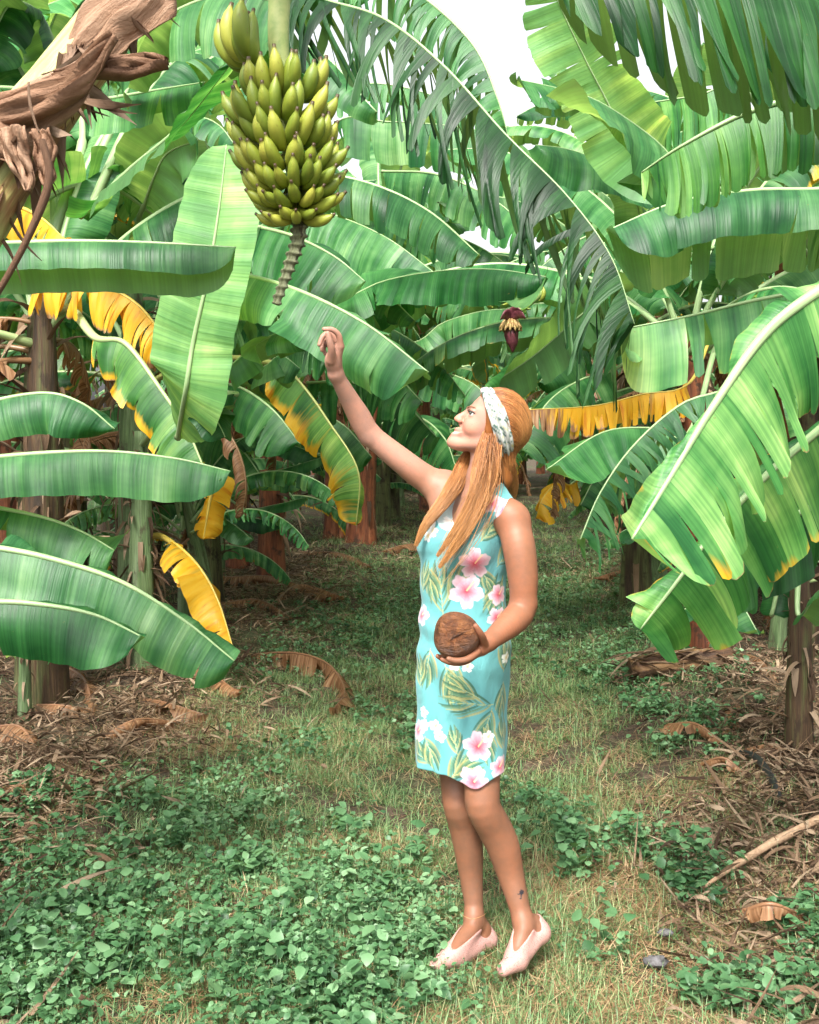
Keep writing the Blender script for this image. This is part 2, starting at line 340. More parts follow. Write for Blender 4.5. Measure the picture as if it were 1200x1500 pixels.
# prototypes used by every plant that stands further off (arching in the XZ plane, rooted at the origin)
def arch(th0, drop, L, pet=.45, side=0.):
    pts = [np.zeros(3)]; n = 8; th = R(th0)
    for k in range(n):
        q = (k+1)/n; a = R(th0-drop*q**1.25); st = (L+pet)/n
        pts.append(pts[-1]+np.array([math.cos(a)*st, side*q*st, math.sin(a)*st]))
    return pts
def proto(seed, th0, drop, L, fz, **k):
    A, B = leaf_parts(arch(th0, drop, L), petiole=1, seed=seed, res=.075 if fz else .04, nv=6, rib=.016, **k)
    if fz:
        V, fs, uv, c, m = A.data(); V2, f2, u2, c2, m2 = B.data(); C_ = Acc(); C_.add(V, fs, uv, c); C_.add(V2, f2, u2, c2, m=1)
        return C_.mesh('leaf', [LEAF, RIB]), None
    return A.mesh('leaf', [LEAF]), B.mesh('midrib', [RIB])
SPEC = [(84, 55, 1.7, dict(w=.25, tears=(2, 3), near=(10, 20, 1), far=(10, 20, 1), grav=.1, pale=.35)),
        (74, 85, 2.0, dict(w=.27, tears=(10, 8), grav=.35)), (66, 95, 2.1, dict(w=.28, tears=(16, 13), grav=.45)),
        (58, 100, 2.1, dict(w=.27, tears=(24, 26), grav=.5, gap=.2)), (48, 95, 2.0, dict(w=.27, tears=(15, 18), grav=.5)),
        (40, 105, 2.0, dict(w=.27, tears=(36, 36), gap=.35, grav=.6, vt=(.0, .1), swing=.6)), (30, 90, 1.9, dict(w=.26, tears=(20, 18), grav=.6, edge=.25)),
        (18, 95, 1.8, dict(w=.27, tears=(14, 14), grav=.6, edge=.45, yellow=.1))]
DEADSPEC = [(5, 92, 1.5, dict(w=.2, tears=(20, 20), gap=.5, grav=.9, brown=.75, vt=(0, .1), swing=1.)), (20, 120, 1.4, dict(w=.2, tears=(16, 16), gap=.4, grav=.85, brown=.72, vt=(0, .2), swing=.6)),
            (-25, 62, 1.3, dict(w=.16, tears=(20, 20), gap=.5, grav=.9, brown=.8, vt=(0, .1), swing=1.))]
PROTO = {}
def protos(far):
    if far not in PROTO:
        PROTO[far] = ([proto(3*i+j*41+5, a+j*4, b-j*9, L, far, **k) for i, (a, b, L, k) in enumerate(SPEC) for j in range(2)],
                      [proto(90+i, a, b, L, far, **k) for i, (a, b, L, k) in enumerate(DEADSPEC)])
    return PROTO[far]
def put_leaf(plant, pr, loc, az, tilt, sc, color, name='leaf'):
    o = bpy.data.objects.new(name, pr[0]); COL.objects.link(o); o.parent = plant
    o.location = tuple(loc); o.rotation_euler = (tilt, 0, az); o.scale = (sc,)*3; o.color = color
    if pr[1] is not None:
        r = bpy.data.objects.new('midrib', pr[1]); COL.objects.link(r); r.parent = o
    return o
STEMMESH = {}
def banana_plant(x, y, h, seed, label, group, nleaf=9, far=False, stem=0, sc=1., dead=2, avoid=None, lean=None, r=.11, azs=None, lo=0, kind_name='banana_plant'):
    rng = random.Random(seed); z = float(gz(x, y))
    pl = empty(kind_name, (x, y, z), label, 'banana plant', group)
    ln = lean if lean is not None else (rng.uniform(-.2, .2), rng.uniform(-.2, .2))
    V, Fs, uv = stem_mesh(h, r, r*.55, seed, ln); o = mobj('pseudostem', V+np.array([x, y, z]), Fs, STEM[stem], pl, uv=uv)
    if y < 17 and h > 1.2: sheath_strips(pl, h, r, ln, seed)
    live, deadp = protos(far); a0 = rng.uniform(0, 6.28)
    for i in range(nleaf):
        az = (a0+i*2.4+rng.uniform(-.35, .35)) if azs is None else R(azs[i % len(azs)])+rng.uniform(-.15, .15)
        if avoid is not None:
            dd = (az-avoid+math.pi) % (2*math.pi)-math.pi
            if abs(dd) < .75: az = avoid+math.copysign(.75+.5*rng.random(), dd)
        q = i/max(1, nleaf-1); idx = min(len(live)-1, max(lo, int(q*(len(live)-1)+rng.uniform(-1.4, 1.4))))
        b = rng.uniform(.75, 1.2); g = rng.uniform(.9, 1.1)
        put_leaf(pl, live[idx], (ln[0]+.04*math.cos(az), ln[1]+.04*math.sin(az), h-.1-.18*q), az, rng.uniform(-.2, .2), sc*rng.uniform(.85, 1.08), (b*rng.uniform(.85, 1.15), b*g, b, 1))
    for i in range(dead):
        az = rng.uniform(0, 6.28); put_leaf(pl, deadp[rng.randrange(len(deadp))], (ln[0]*.8, ln[1]*.8, h*rng.uniform(.7, .92)), az, rng.uniform(-.2, .2), sc*rng.uniform(.6, .9), (1, 1, 1, 1), 'dead_leaf')
    return pl

def sheath_strips(pl, h, r, lean, seed, n=46):
    """dry curling strips of old leaf sheath that cling to a trunk"""
    rng = np.random.default_rng(seed); az = rng.uniform(0, 6.28, n); z = rng.uniform(.12, .95, n)*h; rr = r*(1.12-.42*z/h); q = (z/h)**1.5
    p = np.stack([lean[0]*q+np.cos(az)*rr, lean[1]*q+np.sin(az)*rr, z], 1)
    V, Fs, uv = ribbons(n, rng, p, az+rng.normal(0, .5, n), rng.uniform(-1.5, .9, n), rng.uniform(.10, .42, n)*(h/2.2), rng.uniform(.015, .06, n)*min(1, r/.1), rng.uniform(.1, 1.6, n), 9, fold=.25, twist=.8)
    col = np.zeros((n, 30, 4)); col[..., 1] = rng.uniform(.05, .95, n)[:, None]; return tag(mobj('dry_sheaths', V+ORG[pl.name], Fs, DRY, pl, uv=uv, col=col.reshape(-1, 4)), kind='stuff')
# ------------------------------------------------------------------ ground
def ground_material():
    m = M_('plantation_soil'); co = m.coord('Object')
    a = m.noise(co, 1.3, 5, .6); b = m.noise(co, 16, 6, .7); c = m.noise(co, 70, 4, .7)
    soil = m.ramp(b, [(.3, (.020, .015, .011)), (.5, (.065, .045, .031)), (.7, (.16, .115, .08))])
    moss = m.ramp(c, [(.35, (.02, .045, .015)), (.65, (.07, .12, .04))])
    col = m.mix(m.ramp(a, [(.45, 0.), (.62, .5)]), soil, moss)
    m.p(Base_Color=col, Roughness=.9, Specular_IOR_Level=.2); m.bump(m.math('ADD', b, c), .8, .02); return m.m
def make_ground():
    xs = np.concatenate([[-400, -120, -40, -15, -8], np.arange(-6, 8.01, .08), [12, 20, 50, 130, 400]])
    ys = np.concatenate([[-60, -10, 0], np.arange(1.5, 24, .08), np.arange(24, 60, 1.5), [80, 150, 300, 700]])
    X, Y = np.meshgrid(xs, ys, indexing='ij'); rng = np.random.default_rng(1)
    near = ((X > -7) & (X < 9) & (Y > 1) & (Y < 40)); Z = np.where(near, gz(X, Y)+rng.normal(0, .006, X.shape), 0)
    V = np.stack([X, Y, Z], -1).reshape(-1, 3); o = mobj('ground', V, grid_faces(len(xs), len(ys))[:, ::-1], ground_material()); tag(o, kind='structure')
make_ground()

def blob(px, py, rx, ry):
    c = G(px, py); return (c[0], c[1], rx/F*c[1], abs(GD(py-ry)-GD(py+ry))/2)
def dens(x, y, blobs):
    d = np.zeros_like(x)
    for (cx, cy, rx, ry, k) in blobs: d = np.maximum(d, k*np.exp(-(((x-cx)/rx)**2+((y-cy)/ry)**2)**2))
    return d
def mkb(l): return [blob(*q[:4])+(q[4],) for q in l]
WEED = mkb([(230, 1330, 360, 165, .8), (300, 1190, 190, 50, .5), (480, 1410, 200, 120, .75), (50, 1430, 200, 120, 1.), (560, 900, 130, 60, .8), (480, 930, 130, 50, .5), (850, 900, 130, 80, .95), (880, 960, 70, 30, .6), (1000, 1085, 55, 35, 1.),
            (940, 1040, 45, 30, .9), (840, 800, 90, 55, .9), (270, 1000, 80, 16, .9), (870, 1250, 90, 40, .35), (1010, 1285, 50, 45, .9), (850, 1390, 60, 30, .35), (1060, 1460, 60, 30, .6), (1190, 1400, 40, 40, .9),
            (1180, 1480, 80, 40, .8), (610, 1050, 100, 50, .35), (620, 1330, 70, 60, .6), (40, 1220, 90, 40, .6), (430, 1100, 80, 30, .3), (560, 780, 60, 16, .6), (790, 1180, 60, 40, .5), (660, 830, 60, 30, .6)])
GRASS = mkb([(470, 1020, 170, 90, 1.), (520, 1130, 190, 90, 1.), (600, 950, 130, 60, .8), (560, 850, 90, 50, .7), (830, 1020, 100, 80, .9), (830, 1180, 120, 90, .8), (640, 1240, 160, 80, .7), (820, 860, 110, 70, .8), (600, 780, 130, 40, .8),
             (830, 760, 90, 30, .9), (700, 760, 200, 22, .7), (330, 1150, 150, 60, .6), (720, 1415, 190, 110, 1.4), (960, 1400, 180, 120, .5), (380, 1300, 400, 190, 1.3), (680, 720, 200, 14, .8), (1000, 1200, 160, 70, .25)])
STRAW = mkb([(560, 1260, 120, 40, 1.), (860, 1300, 160, 60, .8), (1000, 1180, 160, 80, .8), (1100, 1330, 170, 100, 1.), (900, 1440, 260, 110, .9), (560, 1030, 90, 50, .5), (470, 1110, 100, 50, .6), (260, 1080, 160, 50, .7), (640, 1130, 100, 60, .5),
             (800, 1060, 90, 50, .5), (880, 1110, 90, 50, .6), (300, 1370, 420, 180, .65), (680, 1450, 160, 90, .8), (60, 1200, 120, 60, .6), (420, 900, 130, 60, .5), (900, 850, 110, 30, .6)])
LITTER = mkb([(140, 1050, 180, 50, 1.), (270, 990, 120, 40, 1.), (430, 850, 130, 55, 1.), (560, 800, 90, 30, .9), (50, 1160, 150, 70, 1.), (1120, 1250, 170, 80, 1.), (1090, 1010, 150, 70, 1.), (1170, 1130, 140, 80, 1.), (1110, 1400, 150, 60, .6),
              (900, 840, 100, 20, .9), (920, 780, 80, 20, .8), (1060, 930, 120, 40, .9), (380, 1030, 60, 20, .5), (640, 760, 70, 20, .6), (350, 790, 90, 30, .9), (100, 950, 200, 40, 1.)])
def scatter(rng, n, blobs, x0, x1, y0, y1, extra=None):
    """random points, thinner with distance, kept by density"""
    y = y0*(y1/y0)**rng.random(n); x = (rng.random(n)*2-1)*(.42*y+.25); dn = dens(x, y, blobs)
    if extra is not None: dn = np.maximum(dn, extra(x, y))
    patch = .55+.45*np.sin(x*5.3+np.sin(y*4.1)*1.7)*np.sin(y*6.1+np.sin(x*3.3)*1.3)
    k = rng.random(n) < dn*np.clip(patch*1.9-.1, .04, 1); x, y = x[k], y[k]; return np.stack([x, y, gz(x, y)], 1)
def rowmask(x, y): return np.maximum(np.exp(-((x-(-2.25+.11*y))/.6)**2), np.exp(-((x-(1.3+.11*y))/.5)**2))*.75
def make_cover():
    rng = np.random.default_rng(5)
    WEEDM = weed_material('weed_leaf', [(.020, .064, .022), (.054, .138, .054), (.112, .225, .100), (.20, .33, .175)])
    GRASSM = weed_material('grass_blade', [(.042, .105, .032), (.098, .205, .074), (.185, .285, .120), (.38, .35, .18)])
    STRAWM = weed_material('straw', [(.09, .045, .022), (.24, .14, .068), (.38, .25, .14), (.52, .40, .25)], .1)
    # broad-leaved weeds: each stem carries whorls of leaves
    P0 = scatter(rng, 21000, WEED, -2.2, 2.2, 2.4, 14.)
    A = Acc(); n = len(P0)
    stems = rng.integers(2, 5, n); idx = np.repeat(np.arange(n), stems); b = P0[idx]+np.stack([rng.normal(0, .03, len(idx)), rng.normal(0, .03, len(idx)), np.zeros(len(idx))], 1)
    hgt = rng.uniform(.015, .12, len(idx))*rng.uniform(.7, 1.2, n)[idx]*np.where(b[:, 1] > 4.5, .9, 1.0)
    k = rng.integers(3, 6, len(idx)); j = np.repeat(np.arange(len(idx)), k); m = len(j)
    root = b[j]+np.stack([rng.normal(0, .01, m), rng.normal(0, .01, m), hgt[j]*rng.uniform(.55, 1., m)], 1)
    az = rng.uniform(0, 6.28, m); el = rng.uniform(-.35, .75, m); sz = rng.uniform(.016, .046, m)*rng.choice([.45, .65, .85, 1.05], n)[idx][j]
    u = np.array([0, .12, .35, .62, .85, 1.]); wd = np.array([.05, .55, .98, .86, .45, .03])*.36
    T_ = np.array([[(uu-.0), s*ww, .10*abs(s)*ww*2-.35*(uu-.3)**2] for uu, ww in zip(u, wd) for s in (-1, 0, 1)])
    roll = rng.normal(0, .35, m)
    ca, sa, ce, se = np.cos(az), np.sin(az), np.cos(el), np.sin(el)
    X = np.stack([ce*ca, ce*sa, se], 1); Yv = np.stack([-sa, ca, np.zeros(m)], 1); Zv = np.cross(X, Yv)
    Y2 = Yv*np.cos(roll)[:, None]+Zv*np.sin(roll)[:, None]; Z2 = np.cross(X, Y2)
    V = root[:, None]+sz[:, None, None]*(T_[None, :, 0:1]*X[:, None]+T_[None, :, 1:2]*Y2[:, None]+T_[None, :, 2:3]*Z2[:, None])
    f = grid_faces(6, 3); Fs = (f[None]+(np.arange(m)*18)[:, None, None]).reshape(-1, 4)
    g = np.clip(rng.normal(.50, .17, n)[idx][j]+rng.normal(0, .13, m)+.12*np.sin(root[:, 0]*3+root[:, 1]*2.2), 0, 1)
    # the pale large-leaved weeds in patches
    col = np.zeros((m, 18, 4)); col[..., 1] = g[:, None]+np.array([.06, -.06, .06]*6)[None]
    A.add(V.reshape(-1, 3), [Fs], None, col.reshape(-1, 4))
    V, Fs_, uv = ribbons(len(idx), rng, b, rng.uniform(0, 6.28, len(idx)), rng.uniform(1.1, 1.5, len(idx)), hgt*1.05, np.full(len(idx), .0035), rng.uniform(-.2, .3, len(idx)), 2)
    A.add(V, Fs_, uv, (0, .3, 0, 0))
    o = A.obj('ground_weeds', WEEDM); tag(o, 'low broad-leaved green weeds covering the grassy track', 'weeds', kind='stuff'); print('weeds', m)
    # larger round-leaved plants among the litter
    BIG = mkb([(820, 1255, 45, 35, 1.), (1005, 1285, 45, 35, 1.), (930, 1240, 40, 20, .5), (900, 1385, 60, 30, .4), (330, 1300, 300, 120, .25), (250, 1450, 260, 50, .4), (1060, 1470, 80, 30, .6), (980, 1090, 40, 30, .5)])
    Pb = scatter(rng, 2200, BIG, 0, 0, 2.4, 6.); n = len(Pb); k = rng.integers(4, 8, n); j = np.repeat(np.arange(n), k); m = len(j); root = Pb[j]+np.stack([rng.normal(0, .03, m), rng.normal(0, .03, m), rng.uniform(.03, .13, m)], 1)
    az = rng.uniform(0, 6.28, m); el = rng.uniform(-.5, .5, m); sz = rng.uniform(.024, .052, m); roll = rng.normal(0, .3, m); ca, sa, ce, se = np.cos(az), np.sin(az), np.cos(el), np.sin(el)
    X = np.stack([ce*ca, ce*sa, se], 1); Yv = np.stack([-sa, ca, np.zeros(m)], 1); Zv = np.cross(X, Yv); Y2 = Yv*np.cos(roll)[:, None]+Zv*np.sin(roll)[:, None]; Z2 = np.cross(X, Y2)
    V = root[:, None]+sz[:, None, None]*(T_[None, :, 0:1]*X[:, None]+T_[None, :, 1:2]*1.35*Y2[:, None]+T_[None, :, 2:3]*Z2[:, None]); Fs = (f[None]+(np.arange(m)*18)[:, None, None]).reshape(-1, 4)
    col = np.zeros((m, 18, 4)); col[..., 1] = np.clip(rng.normal(.52, .16, m), 0, 1)[:, None]; A = Acc(); A.add(V.reshape(-1, 3), [Fs], None, col.reshape(-1, 4)); o = A.obj('round_leaved_weeds', WEEDM); tag(o, 'paler round-leaved weeds standing out above the ground cover', 'weeds', kind='stuff'); print('big', m)
    # grass
    g0 = scatter(rng, 95000, GRASS, -2.2, 2.2, 2.4, 22., lambda x, y: np.where((x > -1.75+.11*y) & (x < 1.0+.11*y), .55, .05))
    nb = 7; p = np.repeat(g0, nb, 0); n = len(p); p = p+np.stack([rng.normal(0, .022, n), rng.normal(0, .022, n), np.full(n, -.005)], 1)
    far = np.clip(p[:, 1]/6, 1, 2.5)
    V, Fs_, uv = ribbons(n, rng, p, rng.uniform(0, 6.28, n), rng.uniform(.5, 1.5, n), rng.uniform(.03, .105, n)*np.minimum(far, 1.3), rng.uniform(.0016, .0034, n)*far, rng.uniform(.1, 1.8, n), 4)
    tone = np.clip(np.repeat(rng.normal(.50, .18, len(g0)), nb)+rng.normal(0, .17, n), 0, 1); col = np.zeros((n, 10, 4)); col[..., 1] = tone[:, None]
    A = Acc(); A.add(V, Fs_, uv, col.reshape(-1, 4)); o = A.obj('grass', GRASSM); tag(o, 'short green grass growing along the track', 'grass', kind='stuff'); print('grass', n)
    # dry straw lying flat
    s0 = scatter(rng, 42000, STRAW, -2.2, 2.2, 2.4, 16., lambda x, y: .12+0*x)
    nb = 9; p = np.repeat(s0, nb, 0); n = len(p); p = p+np.stack([rng.normal(0, .04, n), rng.normal(0, .04, n), rng.uniform(0, .02, n)], 1)
    V, Fs_, uv = ribbons(n, rng, p, rng.uniform(0, 6.28, n), rng.uniform(-.05, .5, n), rng.uniform(.04, .15, n), rng.uniform(.0014, .0034, n)*np.clip(p[:, 1]/6, 1, 2), rng.uniform(.1, .9, n), 4)
    tone = np.clip(np.repeat(rng.normal(.45, .2, len(s0)), nb)+rng.normal(0, .2, n), 0, 1); col = np.zeros((n, 10, 4)); col[..., 1] = tone[:, None]
    A = Acc(); A.add(V, Fs_, uv, col.reshape(-1, 4)); o = A.obj('straw', STRAWM); tag(o, 'dry straw and dead grass strewn between the weeds', 'straw', kind='stuff'); print('straw', n)
    # shredded dead banana leaf litter, heaped along the rows
    l0 = scatter(rng, 24000, LITTER, -2.4, 2.4, 2.4, 26., rowmask)
    nb = 5; p = np.repeat(l0, nb, 0); n = len(p); p = p+np.stack([rng.normal(0, .07, n), rng.normal(0, .07, n), rng.uniform(0, .05, n)], 1)
    V, Fs_, uv = ribbons(n, rng, p, rng.uniform(0, 6.28, n), rng.uniform(-.1, .75, n), rng.uniform(.04, .20, n)*rng.uniform(.5, 1.4, n), rng.uniform(.004, .022, n)*rng.uniform(.3, 1.2, n), rng.uniform(-.4, 2.4, n), 6, fold=.3, twist=2.0)
    tone = np.clip(np.repeat(rng.normal(.5, .2, len(l0)), nb)+rng.normal(0, .28, n), 0, 1); col = np.zeros((n, 21, 4)); col[..., 1] = tone[:, None]
    A = Acc(); A.add(V, Fs_, uv, col.reshape(-1, 4)); o = A.obj('leaf_litter', DRY); tag(o, 'brown shredded dead banana leaves heaped along the rows', 'leaf litter', kind='stuff'); print('litter', n)
    # crumbs of soil and chips
    c0 = scatter(rng, 15000, LITTER+STRAW, -2.3, 2.3, 2.4, 12.); n = len(c0)
    V, Fs_, uv = ribbons(n, rng, c0, rng.uniform(0, 6.28, n), rng.uniform(-.1, .4, n), rng.uniform(.01, .05, n), rng.uniform(.004, .014, n), rng.uniform(-.5, .8, n), 2, fold=.2, twist=.5)
    col = np.zeros((n, 9, 4)); col[..., 1] = rng.uniform(.1, .9, n)[:, None]; A = Acc(); A.add(V, Fs_, uv, col.reshape(-1, 4)); o = A.obj('leaf_crumbs', DRY); tag(o, 'small brown crumbs of dead leaf on the dark soil', 'leaf litter', kind='stuff')
make_cover()

# ------------------------------------------------------------------ the rows of banana plants further off
LG, RG = 'banana plants along the left row', 'banana plants along the right row'
back = []
for i, (x, y, h, lab) in enumerate([
    (-1.98, 5.9, 2.25, 'banana plant with a dark fibrous trunk at the left edge, dry leaves at its foot'),
    (-1.85, 7.5, 2.1, 'slender banana plant just behind the clump at the left edge of the track'),
    (-1.70, 9.3, 2.4, 'banana plant behind the small dark sucker leaves on the left'),
    (-1.95, 12.4, 3.1, 'banana plant with a rust coloured trunk beside the dead leaf heap'),
    (-.98, 14.6, 3.3, 'straight rusty trunked banana plant behind the brown litter heap on the left'),
    (-.62, 13.6, 3.4, 'leaning reddish trunked banana plant nearest the grass on the left side'),
    (-.45, 16.5, 3.6, 'banana plant behind the woman\'s raised arm with brown hanging leaves')]):
    far = y > 9; banana_plant(x, y, h, 100+i, lab, LG, nleaf=(13 if y > 6 else 5), far=far, stem=[2, 0, 0, 1, 1, 1, 0][i], dead=[4, 4, 4, 3, 2, 3, 5][i], sc=[1, 1, 1, 1.25, 1.25, 1.25, 1.25][i], avoid=(R(-60) if y < 8 else None), r=[.11, .08, .1, .12, .14, .15, .14][i],
                              lean=[(0, 0), None, None, (0, 0), (.05, 0), (.28, .1), None][i])
for i, (x, y, h, lab) in enumerate([
    (1.98, 7.2, 2.2, 'banana plant behind the fallen trunk pile on the right, rust coloured foot'),
    (2.30, 10.3, 2.6, 'banana plant with a pale green trunk right of the woman\'s elbow'),
    (2.95, 12.6, 3.3, 'banana plant second behind the fallen trunk pile in the right row'),
    (2.85, 15.5, 3.5, 'banana plant in the right row beyond the brown litter on the track')]):
    banana_plant(x, y, h, 200+i, lab, RG, nleaf=12, far=y > 9, stem=[1, 3, 0, 2][i], dead=5, sc=[1, 1, 1.2, 1.25][i], avoid=(R(-120) if y < 8 else None), r=.12)
rng = random.Random(77); FARL = 'distant banana plant deep in the plantation behind the woman'
for i in range(34):
    row = i % 4; y = 17+1.9*(i//2)*.5+rng.uniform(-.6, .6)
    if row == 0: x = -2.1+.11*y+rng.uniform(-.4, .5)
    elif row == 1: x = 1.3+.11*y+rng.uniform(-.3, .4)
    elif row == 2: x = -5.4+.11*y+rng.uniform(-.8, .8)
    else: x = 4.6+.11*y+rng.uniform(-.8, .8)
    if y > 24 and row < 2: x = rng.uniform(-1, 6)
    banana_plant(x, y, rng.uniform(2.5, 3.4), 300+i, FARL, 'distant banana plants', nleaf=9, far=True, stem=rng.randrange(3), dead=2, sc=1.1, r=.13)
for i, (x, y, h) in enumerate([(-3.6, 8.3, 3.4), (-4.1, 10.9, 3.8), (-3.7, 13.6, 4.2), (-5.9, 12.5, 4.6), (-3.1, 16.6, 4.2), (-6.2, 16.2, 5.0), (-3.5, 6.9, 3.7), (-3.5, 9.6, 3.9), (-3.2, 11.9, 4.1)]):
    banana_plant(x, y, h, 400+i, ['banana plant of the second row glimpsed between the left leaves', 'tall banana plant of the second row behind the left clump', 'banana plant of the second row behind the rusty trunks', 'tall banana plant at the far left behind the yellow leaf',
                 'banana plant of the second row behind the fruit stalk', 'highest banana plant far back on the left', 'tall banana plant behind the leaning trunk at the top left', 'tall banana plant whose crown shows between the leaning trunk and the fruit', 'tall banana plant whose crown shows directly behind the fruit bunch'][i], 'banana plants behind the left row', nleaf=12, far=True, stem=i % 3, sc=1.15, dead=1, r=.13)
for i, (x, y, h) in enumerate([(4.0, 8.6, 3.3), (4.7, 11.6, 3.8), (5.0, 14.5, 4.1), (6.8, 13.2, 4.6), (4.6, 17.6, 4.3), (7.4, 17.0, 5.0), (3.7, 7.2, 3.6), (3.6, 10.4, 3.8), (2.95, 14.0, 4.5)]):
    banana_plant(x, y, h, 500+i, ['banana plant behind the large bright leaf on the right edge', 'banana plant of the second row behind the right hand leaves', 'banana plant of the second row far behind the orange fringe', 'tall banana plant at the far right of the plantation',
                 'banana plant of the second row behind the broad striped leaf', 'highest banana plant far back on the right', 'tall banana plant behind the dark strips at the top right', 'tall banana plant whose crown shows right of the white sky', 'tall banana plant whose crown closes the lower end of the white sky'][i], 'banana plants behind the right row', nleaf=12, far=True, stem=i % 3, sc=1.15, dead=1, r=.13)

YL = 'young banana plants along the rows'; ylab = ['leafy young banana plant from the front along the foot of the left row', 'leafy young banana plant from the front along the foot of the right row']
ORD = [o+' ' for o in 'first second third fourth fifth sixth seventh eighth ninth tenth eleventh twelfth thirteenth fourteenth fifteenth sixteenth seventeenth eighteenth nineteenth twentieth twenty-first twenty-second'.split()]
for i in range(44):
    sd_ = i % 2; y = 7.6+(i//2)*.95+rng.uniform(-.4, .4); x = (-2.45 if sd_ == 0 else 1.85)+.11*y+rng.uniform(-.8, .15)*(1 if sd_ == 0 else -1)
    if sd_ == 0 and 8.4 < y < 16.5: x -= 1.1
    banana_plant(x, y, rng.uniform(.5, 1.5), 700+i, ORD[i//2]+ylab[sd_], YL+(' on the left' if sd_ == 0 else ' on the right'), nleaf=rng.randrange(6, 9), far=y > 9.5, stem=rng.choice([2, 0, 3]), dead=rng.choice([0, 1, 2]), sc=rng.uniform(.38, .66), r=.06, avoid=(R(-70) if sd_ == 0 else R(-110)))

for i in range(30):
    y = 25+(i % 5)*2.2+rng.uniform(-.6, .6); x = -5+i*.47+rng.uniform(-.3, .3)
    banana_plant(x, y, rng.uniform(.9, 2.3), 800+i, 'distant banana plant closing off the far end of the grassy track', 'banana plants at the far end of the track', nleaf=9, far=True, stem=rng.randrange(3), dead=1, sc=1.15, r=.12)
# ------------------------------------------------------------------ the near plants, leaf by leaf
def hero(name_label, x, y, h, seed, group, stem=0, r=.10, top=.6, lean=(0, 0), trunk=True):
    z = float(gz(x, y)); pl = empty('banana_plant', (x, y, z), name_label, 'banana plant', group)
    if trunk:
        V, Fs, uv = stem_mesh(h, r, r*top, seed, lean); mobj('pseudostem', V+np.array([x, y, z]), Fs, STEM[stem], pl, uv=uv); sheath_strips(pl, h, r, lean, seed, 60 if r > .05 else 16)
    return pl
def crown(pl, lean, h): return ORG[pl.name]+np.array([lean[0], lean[1], h-.08])
def HL(pl, pts, d=None, start=None, **k):
    q = PL(pts, d); pet = 0
    if start is not None: q = [np.array(start)]+[q[0]*.5+np.array(start)*.5+np.array([0, 0, .12])]+q; pet = 2
    return leaf_obj(pl, q, petiole=pet, **k)
UPC = (0, 1, .25)      # a leaf that shows the camera its underside
D_ = (.62, .62, .62); LT = (1.5, 1.25, 1.3)

# left edge, out of frame
pa = hero('banana plant just outside the left edge reaching four long leaves over the track', -2.45, 4.3, 1.9, 21, LG)
ca = crown(pa, (0, 0), 1.9)
HL(pa, [(-220, 420), (-60, 365), (60, 353), (200, 354), (346, 362)], 3.4, w=.135, near=(38, 50, .85), far=(58, 32, 1.25), tears=(0, 0), seed=1, grav=.2, tip=.86, wave=.006, color=(.95, .95, .95), label='long smooth leaf lying level above the yellow fringe')
HL(pa, [(-150, 640), (-40, 595), (60, 575), (120, 590), (168, 628)], 4.4, w=.20, near=(48, 40, 1), far=(10, 20, .6), tears=(1, 2), seed=2, tip=.6, color=(1.05, 1., 1.1))
HL(pa, [(-200, 700), (-40, 672), (130, 660), (250, 670), (338, 690)], 4.0, w=.215, near=(40, 38, .85), far=(10, 20, .7), tears=(0, 1), seed=3, grav=.25, tip=.80, color=(.95, 1., 1.))
HL(pa, [(-200, 700), (-40, 735), (60, 756), (120, 778), (168, 806)], 4.1, w=.26, near=(50, 25, 1), far=(10, 20, .6), tears=(2, 2), seed=4, grav=.4, tip=.7, color=(.85, .9, .9))
pb = hero('banana plant outside the lower left edge with three low overlapping leaves', -2.0, 3.2, 1.2, 22, LG)
HL(pb, [(-120, 790), (-10, 800), (80, 818), (180, 852), (270, 908), (344, 968)], 3.6, w=.20, near=(48, 35, .98), far=(-5, 10, .5), tears=(3, 2), gap=.04, vt=(.4, .8), seed=5, grav=.3, tip=.80, color=(1.1, 1., 1.15), label='lowest long leaf sweeping right down to the yellow leaf')
HL(pb, [(-180, 890), (-20, 880), (60, 884), (140, 900), (212, 934)], 3.3, w=.19, near=(50, 30, .9), far=(0, 20, .5), tears=(1, 1), vt=(.4, .8), seed=6, grav=.3, tip=.78, color=(.85, .95, .9))

# plant at the left edge with the yellow leaves (crown about 65,480)
pc = hero('banana plant on the left with orange shredded leaves hanging from its crown', -2.10, 6.15, 2.28, 23, LG, stem=0, r=.105, lean=(.06, -.1))
cc = crown(pc, (.06, -.1), 2.3)
HL(pc, [(40, 405, 5.7), (130, 412, 5.6), (205, 448, 5.5), (262, 530, 5.5)], start=cc, w=.24, near=(62, 20, 1), far=(60, 20, .8), tears=(20, 18), gap=.3, grav=.85, vt=(0, .12), yellow=.72, ebrown=.42, seed=7, tipbrown=.5, swing=.5, rib=.012, label='orange shredded dying leaf')
HL(pc, [(-30, 300, 5.8), (20, 300, 5.7), (60, 318, 5.6), (95, 350, 5.5)], w=.20, near=(55, 30, 1), far=(20, 20, .7), tears=(5, 5), yellow=.75, seed=81, grav=.6, label='yellow leaf end')
HL(pc, [(140, 492, 5.5), (185, 502, 5.4), (238, 572, 5.3), (275, 630, 5.25), (298, 682, 5.2)], start=cc+np.array([.03, -.05, -.1]), w=.235, near=(55, 25, 1), far=(40, 20, .45), tears=(13, 6), gap=.12, grav=.75, vt=(.3, .8), edge=.55, ebrown=.22, yellow=.12, seed=9, rib=.017, color=(1.35, 1.15, .8), label='drooping green leaf with yellowed torn edge')
